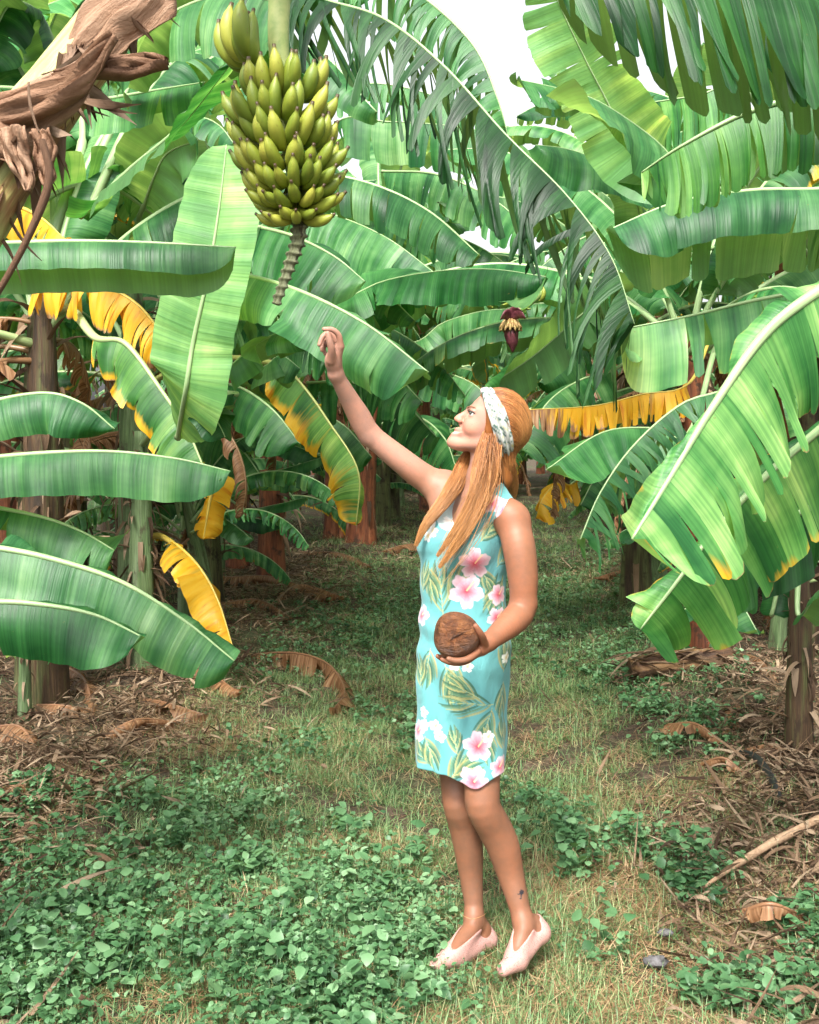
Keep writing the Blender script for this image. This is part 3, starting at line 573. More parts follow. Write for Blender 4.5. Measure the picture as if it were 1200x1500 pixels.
for i, (tx, ty, d) in enumerate([(20, 250, 5.6), (120, 205, 6.3), (165, 180, 6.2), (205, 150, 6.1), (88, 215, 6.6), (60, 300, 6.0)]):
    e = P(tx, ty, d); q = [cc, cc*.55+e*.45+np.array([.02*i-.05, 0, .02]), e, e+(e-cc)*.35+np.array([.25*(i-2.5)*.5, .2, -.05]), e+(e-cc)*.6+np.array([.6*(i-2.5)*.5, .5, -.5])]
    leaf_obj(pc, q, petiole=2, w=.27, near=(20, 40, 1), far=(20, 40, 1), tears=(6, 5), grav=.4, seed=30+i, rib=.022)
# second crown of pale petioles (110,350), taller plant behind
pd = hero('tall banana plant on the left with a fan of whitish green leaf stalks', -2.55, 8.2, 2.95, 24, LG, stem=0, r=.12)
cd = crown(pd, (0, 0), 2.95)
for i, (tx, ty, d, sp) in enumerate([(62, 165, 7.9, -.5), (100, 150, 8.0, -.2), (132, 140, 7.8, .1), (160, 165, 7.8, .35), (185, 215, 7.6, .8), (215, 175, 7.9, .6)]):
    e = P(tx, ty, d); q = [cd, cd*.5+e*.5, e, e+np.array([sp*.7, -.1, .55]), e+np.array([sp*1.6, -.3, .6]), e+np.array([sp*2.2, -.5, .1])]
    leaf_obj(pd, q, petiole=2, w=.30, near=(15, 40, 1), far=(15, 40, 1), tears=(5, 7), grav=.4, seed=40+i, rib=.030)
# dark broad undersides left of the bunch
pe = hero('banana plant behind the clump whose broad dark leaf crosses left of the fruit', -1.75, 6.9, 2.5, 25, LG, stem=3, r=.09)
ce = crown(pe, (0, 0), 2.5)
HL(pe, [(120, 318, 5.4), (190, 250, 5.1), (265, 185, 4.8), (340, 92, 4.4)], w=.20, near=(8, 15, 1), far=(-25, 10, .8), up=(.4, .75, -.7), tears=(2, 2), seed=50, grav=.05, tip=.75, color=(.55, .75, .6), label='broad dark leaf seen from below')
HL(pe, [(212, 300, 6.2), (225, 262, 6.0), (245, 225, 5.9), (290, 205, 5.8)], start=ce, w=.26, near=(10, 20, 1), far=(10, 20, 1), up=(0, .9, .2), tears=(1, 1), seed=51, grav=.05, color=(.9, 1., .8))
HL(pe, [(160, 120, 5.4), (200, 60, 5.2), (265, 12, 5.0), (340, -8, 4.8), (440, 10, 4.6)], w=.34, near=(52, 28, 1.), far=(20, 30, .6), tears=(7, 4), gap=.05, seed=52, grav=.5, color=(1.2, 1.1, 1.2), label='wide torn leaf hanging across the top beside the fruit')
HL(pe, [(120, 150, 5.6), (190, 138, 5.5), (250, 128, 5.4), (300, 120, 5.3)], w=.24, near=(60, 20, 1.), far=(20, 30, .6), tears=(4, 4), seed=53, grav=.5, color=(.95, 1.05, .85))
# upright pale new leaf
pf = hero('young banana plant with one tall pale upright leaf under the fruit', -1.62, 6.6, 1.45, 26, LG, stem=3, r=.07)
cf = crown(pf, (0, 0), 1.45)
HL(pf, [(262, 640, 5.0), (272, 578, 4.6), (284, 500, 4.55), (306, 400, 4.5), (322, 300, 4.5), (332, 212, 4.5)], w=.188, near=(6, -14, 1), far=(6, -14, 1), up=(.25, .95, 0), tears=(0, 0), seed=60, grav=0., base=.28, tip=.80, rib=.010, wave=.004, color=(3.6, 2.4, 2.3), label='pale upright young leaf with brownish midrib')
HL(pf, [(330, 540, 4.9), (380, 500, 4.8), (440, 478, 4.7), (500, 470, 4.7)], start=cf, w=.15, near=(30, 30, 1), far=(10, 20, 1), tears=(1, 1), seed=61, color=(.7, .8, .8))
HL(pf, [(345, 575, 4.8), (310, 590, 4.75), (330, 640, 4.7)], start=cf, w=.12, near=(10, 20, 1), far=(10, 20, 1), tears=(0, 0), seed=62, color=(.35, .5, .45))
HL(pf, [(380, 540, 5.2), (410, 520, 5.1), (440, 540, 5.1)], start=cf, w=.16, near=(30, 40, 1), far=(20, 30, 1), tears=(1, 1), seed=63, color=(.8, .9, .9))
# big leaf behind the hand
pg = hero('banana plant behind the clump with the long leaf that ends at the raised hand', -1.78, 7.0, 2.1, 27, LG, stem=2, r=.08)
cg = crown(pg, (0, 0), 2.1)
HL(pg, [(235, 415, 5.0), (320, 398, 4.8), (420, 418, 4.6), (530, 470, 4.4), (628, 545, 4.2)], w=.245, near=(48, 25, .95), far=(5, 20, .6), tears=(4, 3), gap=.05, seed=64, grav=.35, tip=.86, vt=(.3, .8), edge=.12, color=(1.05, 1.05, 1.1), label='long green leaf directly behind the raised hand')
HL(pg, [(400, 530, 5.6), (440, 560, 5.5), (482, 618, 5.4), (525, 690, 5.3), (522, 770, 5.3)], start=cg+np.array([0, 0, -.3]), w=.20, near=(50, 15, 1.), far=(40, 20, .9), up=(.5, -.6, .6), tears=(8, 8), gap=.12, grav=.35, edge=.50, yellow=.22, seed=65, vt=(.3, .8), rib=.012, color=(1.5, 1.2, .8), label='yellow edged leaf drooping beside the forearm')
# left small plant (190,800)
ph = hero('short stocky banana plant with bare cut leaf stalks and yellow leaves', -1.95, 7.55, 1.35, 28, LG, stem=2, r=.10, top=.8)
ch = crown(ph, (0, 0), 1.25)
for i, (tx, ty) in enumerate([(168, 712), (188, 700), (212, 705), (232, 716), (176, 735)]):
    e = P(tx, ty, 7.3+.05*i); leaf_obj(ph, [ch, (ch+e)/2, e, e+np.array([.10*(i-2), -.1, .22]), e+np.array([.3*(i-2), -.25, .30])], petiole=3, w=.12, tears=(0, 0), seed=70+i, rib=.03, color=(1.3, 1.2, 1.3), part='leaf_stalk')
HL(ph, [(255, 795, 6.6), (292, 830, 6.4), (320, 880, 6.3), (342, 950, 6.2)], start=P(195, 830, 7.3), w=.19, near=(20, 35, 1), far=(50, 30, .55), up=(.8, -.5, .4), tears=(5, 3), gap=.06, grav=.3, yellow=.62, seed=75, tip=.62, rib=.013, ebrown=.2, label='fully yellow leaf arching down to the ground')
HL(ph, [(300, 690, 6.8), (312, 705, 6.7), (306, 740, 6.7), (298, 790, 6.7)], w=.15, near=(20, 35, 1), far=(30, 30, 1), up=(0, -1, .3), tears=(5, 5), grav=.3, yellow=.68, seed=76, ebrown=.15)

HL(pg, [(300, 560, 7.6), (350, 566, 7.4), (400, 600, 7.2), (440, 650, 7.1)], w=.30, near=(48, 25, 1), far=(10, 20, .5), tears=(8, 4), gap=.06, seed=130, grav=.4, color=(.9, 1., .9))
HL(pg, [(240, 640, 8.2), (300, 632, 8.), (350, 655, 7.8), (385, 700, 7.7)], w=.26, near=(48, 25, 1), far=(10, 20, .5), tears=(6, 4), gap=.06, seed=131, grav=.4, color=(.75, .9, .8))
HL(pg, [(300, 480, 8.4), (360, 470, 8.2), (430, 490, 8.), (480, 530, 7.9)], w=.34, near=(50, 25, 1), far=(10, 20, .5), tears=(14, 4), gap=.1, seed=132, grav=.5, color=(1., 1.05, 1.))
HL(ph, [(150, 600, 7.4), (200, 590, 7.3), (240, 620, 7.2), (262, 680, 7.1)], w=.26, near=(50, 25, 1), far=(10, 20, .5), tears=(9, 4), gap=.1, seed=133, grav=.5, color=(.85, .95, .85))
# suckers
def sucker(x, y, h, seed, label, leaves, color=(.75, .85, .9), r=.03, stem=3, group='young banana suckers'):
    pl = hero(label, x, y, h, seed, group, stem=stem, r=r); c0 = crown(pl, (0, 0), h)
    for i, l in enumerate(leaves): HL(pl, l[0], start=c0, w=l[1], near=(25, 30, 1), far=(5, 20, 1), tears=(l[2], l[2]), seed=seed*10+i, grav=.2, rib=.008, color=color)
    return pl
sucker(-1.80, 9.2, .9, 31, 'leafy dark green sucker between the yellow leaf and the rusty trunks', [([(330, 650, 9.), (390, 640, 8.8), (470, 668, 8.6)], .16, 0), ([(345, 690, 9.), (400, 690, 8.7), (478, 668, 8.5)], .15, 0), ([(330, 745, 9.), (380, 760, 8.6), (415, 762, 8.5)], .14, 1), ([(360, 745, 9.), (400, 740, 8.6), (450, 728, 8.5)], .12, 0), ([(290, 700, 9.), (250, 720, 8.7), (220, 760, 8.6)], .15, 0)], r=.05)
sucker(-1.72, 8.3, .8, 33, 'thin sucker with dark leaves under the drooping yellow leaf', [([(290, 750, 8.), (330, 760, 7.8), (370, 790, 7.7)], .13, 0), ([(270, 740, 8.), (240, 735, 7.8), (215, 760, 7.7)], .13, 0), ([(262, 700, 8.), (300, 690, 7.9), (340, 700, 7.8)], .10, 0)], r=.04)
sucker(-1.98, 5.62, .55, 34, 'whitish young stem with small pointed leaves at the foot of the left trunk', [([(20, 960, 5.5), (8, 935, 5.4)], .03, 0), ([(70, 965, 5.5), (92, 945, 5.4)], .03, 0), ([(45, 930, 5.5), (50, 890, 5.4)], .04, 0)], r=.035, color=(1.3, 1.2, 1.3))
sucker(1.77, 4.95, .98, 35, 'dark sucker with small glossy leaves at the lower right beside the hose', [([(1075, 860, 4.8), (1085, 880, 4.7), (1112, 930, 4.6)], .10, 1), ([(1170, 900, 4.8), (1200, 865, 4.7), (1240, 850, 4.6)], .10, 0), ([(1120, 850, 5.), (1090, 830, 5.), (1040, 870, 4.9)], .10, 0), ([(1130, 900, 5.), (1150, 830, 5.1), (1160, 790, 5.1)], .08, 0)], color=(.55, .75, .65), r=.055, stem=2)
sucker(1.55, 6.9, .45, 36, 'small dark leaf shoot behind the fallen trunk pile on the right', [([(1000, 940, 6.8), (1006, 970, 6.7), (1000, 1000, 6.6)], .09, 0), ([(1040, 900, 6.8), (1010, 890, 6.7), (985, 905, 6.6)], .10, 0)], color=(.5, .7, .6), r=.03)

# middle leaves beyond the hand
pj = hero('banana plant at mid distance left of the track with wide pale torn leaves', -1.38, 10.9, 3.05, 41, LG, stem=1, r=.12)
cj = crown(pj, (0, 0), 3.05)
HL(pj, [(430, 300, 7.6), (500, 318, 7.3), (570, 350, 7.0), (640, 402, 6.8)], start=cj, w=.40, near=(48, 25, .9), far=(10, 20, .5), tears=(9, 5), gap=.05, seed=80, grav=.4, color=(1.25, 1.15, 1.25))
HL(pj, [(375, 330, 6.6), (430, 345, 6.4), (490, 375, 6.2), (535, 412, 6.1)], w=.34, near=(52, 20, 1), far=(10, 20, .5), tears=(4, 4), gap=.06, seed=82, grav=.4, color=(.8, .95, .85))
HL(pj, [(480, 442, 7.0), (560, 412, 6.7), (640, 397, 6.4), (720, 394, 6.1), (800, 405, 5.9)], start=cj, w=.24, near=(50, 22, 1), far=(5, 20, .5), tears=(3, 3), gap=.04, seed=83, grav=.35, color=(.85, 1., .85), label='solid green leaf running right above the head')
HL(pj, [(590, 500, 8.2), (650, 472, 8.0), (710, 455, 7.8), (770, 452, 7.6)], start=cj, w=.28, near=(50, 22, 1), far=(5, 20, .5), tears=(9, 3), seed=84, grav=.4)
HL(pj, [(490, 182, 8.2), (570, 178, 8.0), (660, 184, 7.8), (750, 200, 7.6)], start=cj, w=.36, near=(72, 15, 1), far=(30, 20, .5), tears=(12, 6), gap=.06, seed=85, grav=.7, color=(1.35, 1.2, 1.3))
HL(pj, [(470, 138, 9.4), (540, 122, 9.2), (620, 135, 9.), (700, 170, 8.8)], start=cj, w=.36, near=(70, 15, 1), far=(30, 20, .5), tears=(22, 12), gap=.2, vt=(0, .2), seed=86, grav=.7, color=(1.1, 1.1, 1.1))
HL(pj, [(540, 315, 10.5), (620, 330, 10.), (700, 360, 9.6), (760, 400, 9.4)], w=.36, near=(50, 25, 1), far=(10, 20, .5), tears=(22, 6), gap=.12, seed=87, grav=.5, color=(1., 1., 1.))
HL(pj, [(560, 250, 10.), (640, 255, 9.6), (720, 290, 9.3), (780, 340, 9.)], w=.36, near=(60, 25, 1), far=(10, 20, .5), tears=(18, 6), gap=.12, seed=88, grav=.6, color=(1.2, 1.2, 1.2))
pk = hero('banana plant in the left row bearing the finely shredded leaf over the track', -.55, 5.2, 3.3, 42, LG, stem=0, r=.10, trunk=False)
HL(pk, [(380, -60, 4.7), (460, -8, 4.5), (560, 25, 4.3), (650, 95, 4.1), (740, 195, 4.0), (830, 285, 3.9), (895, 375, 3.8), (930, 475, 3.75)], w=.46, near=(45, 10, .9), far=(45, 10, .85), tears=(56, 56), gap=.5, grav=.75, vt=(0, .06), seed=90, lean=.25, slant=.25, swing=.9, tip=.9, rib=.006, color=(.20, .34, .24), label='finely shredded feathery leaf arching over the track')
HL(pk, [(470, -90, 5.6), (600, -20, 5.4), (690, 60, 5.3), (728, 140, 5.2), (748, 215, 5.2)], w=.32, near=(50, 15, 1), far=(50, 15, 1), tears=(34, 34), gap=.45, grav=.8, vt=(0, .08), seed=91, swing=.6, color=(.7, .85, .8), label='second shredded leaf behind the feathery one')

HL(pj, [(640, 175, 11.), (700, 200, 10.6), (760, 240, 10.2), (800, 300, 10.)], w=.42, near=(55, 25, 1), far=(10, 20, .5), tears=(14, 6), gap=.12, seed=89, grav=.6, color=(1.3, 1.2, 1.2))
HL(pj, [(400, 470, 7.6), (480, 490, 7.4), (560, 530, 7.2), (620, 590, 7.)], w=.34, near=(55, 25, 1), far=(10, 20, .5), tears=(24, 6), gap=.2, vt=(0, .2), seed=93, grav=.6, color=(.8, .9, .8))
HL(pj, [(450, 560, 8.2), (520, 560, 8.), (590, 590, 7.8), (640, 640, 7.6)], w=.34, near=(55, 25, 1), far=(10, 20, .5), tears=(14, 6), gap=.2, seed=94, grav=.6, color=(.7, .8, .7))
HL(pj, [(380, 610, 9.), (440, 600, 8.8), (500, 620, 8.6), (545, 670, 8.5)], w=.34, near=(50, 25, 1), far=(10, 20, .5), tears=(16, 6), gap=.15, seed=95, grav=.6, color=(.8, .9, .8))
HL(pj, [(560, 620, 10.), (610, 610, 9.6), (650, 640, 9.2), (670, 690, 9.)], w=.36, near=(55, 25, 1), far=(10, 20, .5), tears=(20, 6), gap=.2, seed=96, grav=.6, color=(1., 1.05, 1.))
HL(pj, [(560, 545, 11.), (620, 540, 10.6), (690, 560, 10.2), (740, 610, 10.)], w=.36, near=(50, 25, 1), far=(10, 20, .5), tears=(9, 6), gap=.1, seed=97, grav=.5, color=(1.2, 1.15, 1.2))
HL(pj, [(640, 430, 11.), (700, 440, 10.6), (760, 480, 10.2), (800, 540, 10.)], w=.36, near=(50, 25, 1), far=(10, 20, .5), tears=(26, 6), gap=.2, seed=98, grav=.6, color=(1.2, 1.15, 1.2))
# right side plants
pm = hero('banana plant outside the right edge with the big bright torn leaf in front', 2.6, 3.2, 1.9, 51, RG)
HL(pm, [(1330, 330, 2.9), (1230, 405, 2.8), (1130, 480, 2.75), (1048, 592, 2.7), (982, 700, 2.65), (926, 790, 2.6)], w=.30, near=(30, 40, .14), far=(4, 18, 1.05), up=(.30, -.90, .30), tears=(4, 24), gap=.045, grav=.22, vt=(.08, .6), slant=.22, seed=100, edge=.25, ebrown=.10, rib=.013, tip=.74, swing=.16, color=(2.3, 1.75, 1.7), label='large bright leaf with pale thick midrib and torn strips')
HL(pm, [(1330, 520, 3.3), (1230, 605, 3.2), (1130, 690, 3.1), (1050, 775, 3.05), (990, 855, 3.0), (938, 922, 3.0)], w=.27, near=(14, 18, 1.0), far=(30, 20, .2), up=(.25, -.85, .35), tears=(15, 4), gap=.04, grav=.3, vt=(.2, .7), seed=101, edge=.32, ebrown=.08, tip=.80, swing=.2, color=(1.8, 1.5, 1.2), label='lower bright leaf with yellow scorched tip')
HL(pm, [(1280, 700, 3.5), (1180, 745, 3.4), (1090, 790, 3.4), (1010, 850, 3.4)], w=.22, near=(70, 15, 1.), far=(30, 20, .5), tears=(4, 4), gap=.05, grav=.7, seed=102, color=(.45, .7, .55))
pn = hero('banana plant at the right edge with wide strips hanging behind the bright leaf', 2.75, 5.0, 2.2, 52, RG, stem=0, r=.11)
cn = crown(pn, (0, 0), 2.2)
HL(pn, [(1290, 415, 3.9), (1190, 424, 3.9), (1100, 440, 3.9), (1010, 462, 3.9), (900, 484, 3.9)], w=.25, near=(74, 12, 1), far=(40, 20, .6), tears=(11, 8), gap=.26, grav=.7, vt=(0, .1), seed=103, edge=.20, tip=.9, swing=.3, rib=.008, color=(2.0, 1.6, 1.8), label='pale leaf torn into wide hanging panels')
HL(pn, [(1310, 265, 4.), (1200, 276, 4.), (1100, 278, 4.), (990, 296, 4.), (888, 338, 4.)], w=.25, near=(30, 42, .95), far=(55, 32, 1.3), tears=(4, 12), gap=.05, grav=.3, seed=104, tip=.8, color=(1.3, 1.15, 1.35), label='broad silvery leaf reaching left from the right edge')
HL(pn, [(1290, 110, 3.5), (1180, 138, 3.5), (1090, 165, 3.55), (1000, 212, 3.6), (940, 252, 3.7)], w=.25, near=(70, 15, 1.05), far=(60, 20, 1), tears=(26, 20), gap=.10, grav=.75, vt=(0, .3), seed=105, edge=.12, rib=.012, color=(1.25, 1.2, .8), label='green leaf with yellow midrib and hanging strips')
po = hero('banana plant outside the top right corner with dark hanging leaf strips', 2.3, 2.6, 3.0, 53, RG)
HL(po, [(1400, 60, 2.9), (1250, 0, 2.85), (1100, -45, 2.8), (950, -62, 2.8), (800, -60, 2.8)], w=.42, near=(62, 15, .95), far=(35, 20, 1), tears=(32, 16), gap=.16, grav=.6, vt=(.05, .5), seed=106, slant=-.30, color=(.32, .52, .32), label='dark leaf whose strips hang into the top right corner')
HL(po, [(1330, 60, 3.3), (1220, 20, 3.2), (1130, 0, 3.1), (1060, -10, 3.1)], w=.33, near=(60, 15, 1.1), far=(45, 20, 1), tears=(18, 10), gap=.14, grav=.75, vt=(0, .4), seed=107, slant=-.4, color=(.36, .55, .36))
pp = hero('tall banana plant on the right with an upright pale leaf against the sky', 2.95, 8.0, 2.9, 54, RG, stem=2, r=.10)
cp = crown(pp, (0, 0), 2.9)
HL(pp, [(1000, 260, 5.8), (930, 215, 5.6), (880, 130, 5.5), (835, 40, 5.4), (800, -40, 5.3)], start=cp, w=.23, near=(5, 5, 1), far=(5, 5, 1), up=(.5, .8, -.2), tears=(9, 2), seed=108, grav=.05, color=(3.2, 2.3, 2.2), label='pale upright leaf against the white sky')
HL(pp, [(1020, 262, 5.3), (960, 205, 5.1), (880, 150, 4.9), (820, 130, 4.8), (757, 116, 4.7)], start=cp, w=.34, near=(42, 12, 1), far=(0, 5, .3), tears=(3, 2), gap=.05, vt=(.5, .9), seed=109, grav=.2, tip=.8, color=(.95, 1., .95), label='broad striped leaf reaching left below the sky')
HL(pp, [(960, 380, 6.4), (930, 290, 6.2), (870, 235, 6.), (830, 218, 5.9), (785, 212, 5.8)], start=cp, w=.32, near=(38, 25, 1), far=(-10, 5, .5), tears=(1, 2), seed=110, grav=.2, color=(1.1, 1.05, 1.15))
HL(pp, [(1090, 130, 6.2), (1020, 140, 6.1), (940, 152, 6.), (880, 165, 6.)], start=cp, w=.34, near=(78, 8, 1), far=(60, 20, 1), tears=(30, 20), gap=.25, grav=.85, vt=(0, .1), edge=.35, seed=111, color=(1.3, 1.25, .9))
pq = hero('banana plant in the right row with an orange fringe and a solid dark leaf', 2.35, 7.9, 2.35, 55, RG, stem=2, r=.11)
cq = crown(pq, (0, 0), 2.35)
HL(pq, [(1010, 560, 5.9), (940, 577, 5.8), (870, 594, 5.7), (770, 600, 5.6)], start=cq, w=.17, near=(80, 8, 1), far=(70, 10, .8), tears=(24, 18), gap=.3, grav=.9, vt=(0, .1), yellow=.62, ebrown=.3, seed=112, tipbrown=.6, rib=.007, label='orange dead fringe')
HL(pq, [(1010, 632, 5.6), (950, 626, 5.5), (880, 634, 5.4), (800, 688, 5.2)], start=cq, w=.21, near=(52, 22, .95), far=(10, 20, .5), tears=(1, 2), seed=113, grav=.3, color=(.8, .95, .85), label='solid green leaf right of the head')
HL(pq, [(1080, 555, 5.1), (1000, 590, 4.9), (930, 650, 4.8), (880, 720, 4.7), (850, 790, 4.6)], start=cq, w=.24, near=(50, 10, 1), far=(50, 10, 1), tears=(34, 34), gap=.5, grav=.65, vt=(0, .08), seed=114, swing=.8, color=(.75, .85, .9), label='shredded drooping leaf beside the orange fringe')
HL(pq, [(900, 540, 7.4), (850, 556, 7.2), (800, 592, 7.), (765, 660, 6.9)], start=cq, w=.32, near=(45, 25, 1), far=(10, 20, 1), tears=(12, 10), gap=.2, seed=115, grav=.45, color=(1.05, 1.05, 1.05))
HL(pq, [(850, 700, 8.6), (820, 705, 8.5), (795, 730, 8.4), (785, 760, 8.4)], start=cq, w=.2, near=(45, 25, 1), far=(10, 20, 1), tears=(12, 10), gap=.2, seed=116, grav=.45, yellow=.75, ebrown=.2)
pr_ = hero('banana plant right of the track bearing the purple flower bud', 1.95, 9.4, 2.9, 56, RG, stem=0, r=.11)
cr = crown(pr_, (0, 0), 2.9)
HL(pr_, [(900, 418, 6.9), (840, 470, 6.7), (780, 522, 6.5), (705, 572, 6.3)], start=cr, w=.25, near=(20, 10, 1), far=(20, 20, .8), up=(.3, .75, .6), tears=(2, 5), gap=.06, seed=117, grav=.2, color=(.55, .8, .6), label='broad dark leaf below the purple flower')
HL(pr_, [(960, 420, 8.4), (900, 400, 8.2), (840, 402, 8.), (790, 420, 7.9)], start=cr, w=.3, near=(55, 25, 1), far=(10, 20, 1), tears=(6, 5), seed=118, grav=.45, color=(1.05, 1.05, 1.))
HL(pr_, [(960, 500, 8.2), (900, 480, 8.), (840, 500, 7.9), (790, 560, 7.8)], start=cr, w=.3, near=(55, 25, 1), far=(10, 20, 1), tears=(8, 5), seed=119, grav=.45)
HL(pr_, [(960, 560, 9.), (900, 575, 8.8), (845, 610, 8.6), (800, 670, 8.5)], w=.34, near=(50, 25, 1), far=(10, 20, 1), tears=(20, 8), gap=.2, seed=120, grav=.6, color=(1., 1., 1.))
HL(pr_, [(980, 660, 9.), (930, 665, 8.8), (880, 690, 8.6), (850, 740, 8.5)], w=.34, near=(50, 25, 1), far=(10, 20, 1), tears=(12, 8), gap=.1, seed=121, grav=.6, color=(.7, .85, .75))
HL(pr_, [(1000, 340, 9.), (920, 330, 8.8), (850, 350, 8.6), (780, 400, 8.5)], w=.36, near=(55, 25, 1), far=(10, 20, 1), tears=(30, 20), gap=.25, vt=(0, .2), seed=122, grav=.6, color=(.9, .95, .9))
# purple flower bud on its stalk
def flower_bud():
    MAR = simple('bract_maroon', (.085, .018, .030), .45, .5, 60, .5, (.16, .04, .055)); GRN = simple('flower_stalk', (.17, .24, .07), .6); TIP = simple('floret', (.36, .27, .10), .6, .3, 90, .5, (.26, .14, .06))
    st = [cr+np.array([0, 0, .0]), P(880, 395, 8.4), P(810, 420, 7.2), P(775, 445, 6.8), P(752, 462, 6.7), P(748, 490, 6.7)]
    V, f, uv = tube(st, [.035, .03, .02, .018, .02], 8, n=30); fl = mobj('flower_stalk', V, f, GRN, pr_, uv=uv)
    A = Acc(); V, f, uv = tube([P(748, 476, 6.7), P(749, 490, 6.7), P(751, 504, 6.7), P(751, 516, 6.7)], [.034, .046, .034, .004], 14, n=16, prof=lambda th, t: 1+.06*np.sin(3*th+2)+.03*np.cos(th*5)); A.add(V, f, uv)
    bud = A.obj('flower_bud', MAR, pr_); bud['label'] = 'purple banana flower bud'
    for s, (ex, ey) in enumerate([(770, 466), (733, 468), (765, 456)]):
        a = P(748, 466, 6.68); b = P(ex, ey, 6.6); V, f, uv = tube([a, (a+b)/2+np.array([0, 0, .03]), b], [.02, .036, .032, .006], 10, n=10, flat=.3, up=(0, 1, 0)); mobj('bract', V, f, MAR, bud, uv=uv)
    rng = np.random.default_rng(3); A = Acc()
    for k in range(26):
        a = k/26*6.28; p0 = P(748, 468+4*(k % 2), 6.7)+np.array([.03*math.cos(a), .03*math.sin(a), 0]); p1 = p0+np.array([.04*math.cos(a), .04*math.sin(a), -.055]); V, f, uv = tube([p0, p1], [.009, .011, .006], 5, n=4); A.add(V, f, uv)
    A.obj('florets', TIP, bud)
    for k, (bx, by) in enumerate([(735, 446), (760, 440), (778, 452), (722, 450), (790, 440), (746, 434)]):
        V, f, uv = banana_shape(.095, 8); 
        q = P(bx, by, 6.75); V = V*.9 @ np.array(Matrix.Rotation(k*1.3, 3, 'Z')).T+q; mobj('fruit', V, f[0] if False else f, GREENB, pr_)
def banana_shape(L=.165, seg=10):
    c = [(0, 0, 0), (.16, 0, -.02), (.34, 0, .04), (.50, 0, .22), (.57, 0, .46), (.57, 0, .72), (.55, 0, .85), (.53, 0, .92)]
    pts = [tuple(L*q for q in p) for p in c]; rad = [.045, .055, .085, .130, .155, .165, .168, .165, .160, .145, .11, .05, .040]
    return tube(pts, [L*r*.98 for r in rad], seg, n=24, up=(0, 1, 0), prof=lambda th, t: 1+.045*np.cos(5*th)*np.sin(np.clip(t, 0, 1)*math.pi))
def fruit_mat(name, a, b, c):
    m = M_(name); uv = m.coord('UV'); oi = m.t.nodes.new('ShaderNodeObjectInfo'); ob = m.coord('Object')
    n = m.noise(m.mapping(uv, (12, 3, 1)), 1.0, 3); base = m.ramp(m.math('ADD', m.math('MULTIPLY', n, .6), m.math('MULTIPLY', oi.outputs['Random'], .4)), [(.3, a), (.5, b), (.75, c)])
    sp = m.noise(ob, 90, 3, .6); base = m.mix(m.ramp(sp, [(.62, 0.), (.72, .6)]), base, (.16, .09, .02)); tipf = m.attr(); base = m.mix(m.sep(tipf.outputs['Color'])[0], base, (.05, .025, .012))
    m.p(Base_Color=base, Roughness=.48, Specular_IOR_Level=.4, Subsurface_Weight=.0); m.bump(n, .15, .003); return m.m
GREENB = fruit_mat('unripe_fruit', (.13, .18, .02), (.21, .25, .035), (.30, .31, .06))
BAN = fruit_mat('ripening_banana', (.12, .175, .018), (.22, .26, .028), (.34, .34, .05))
flower_bud()

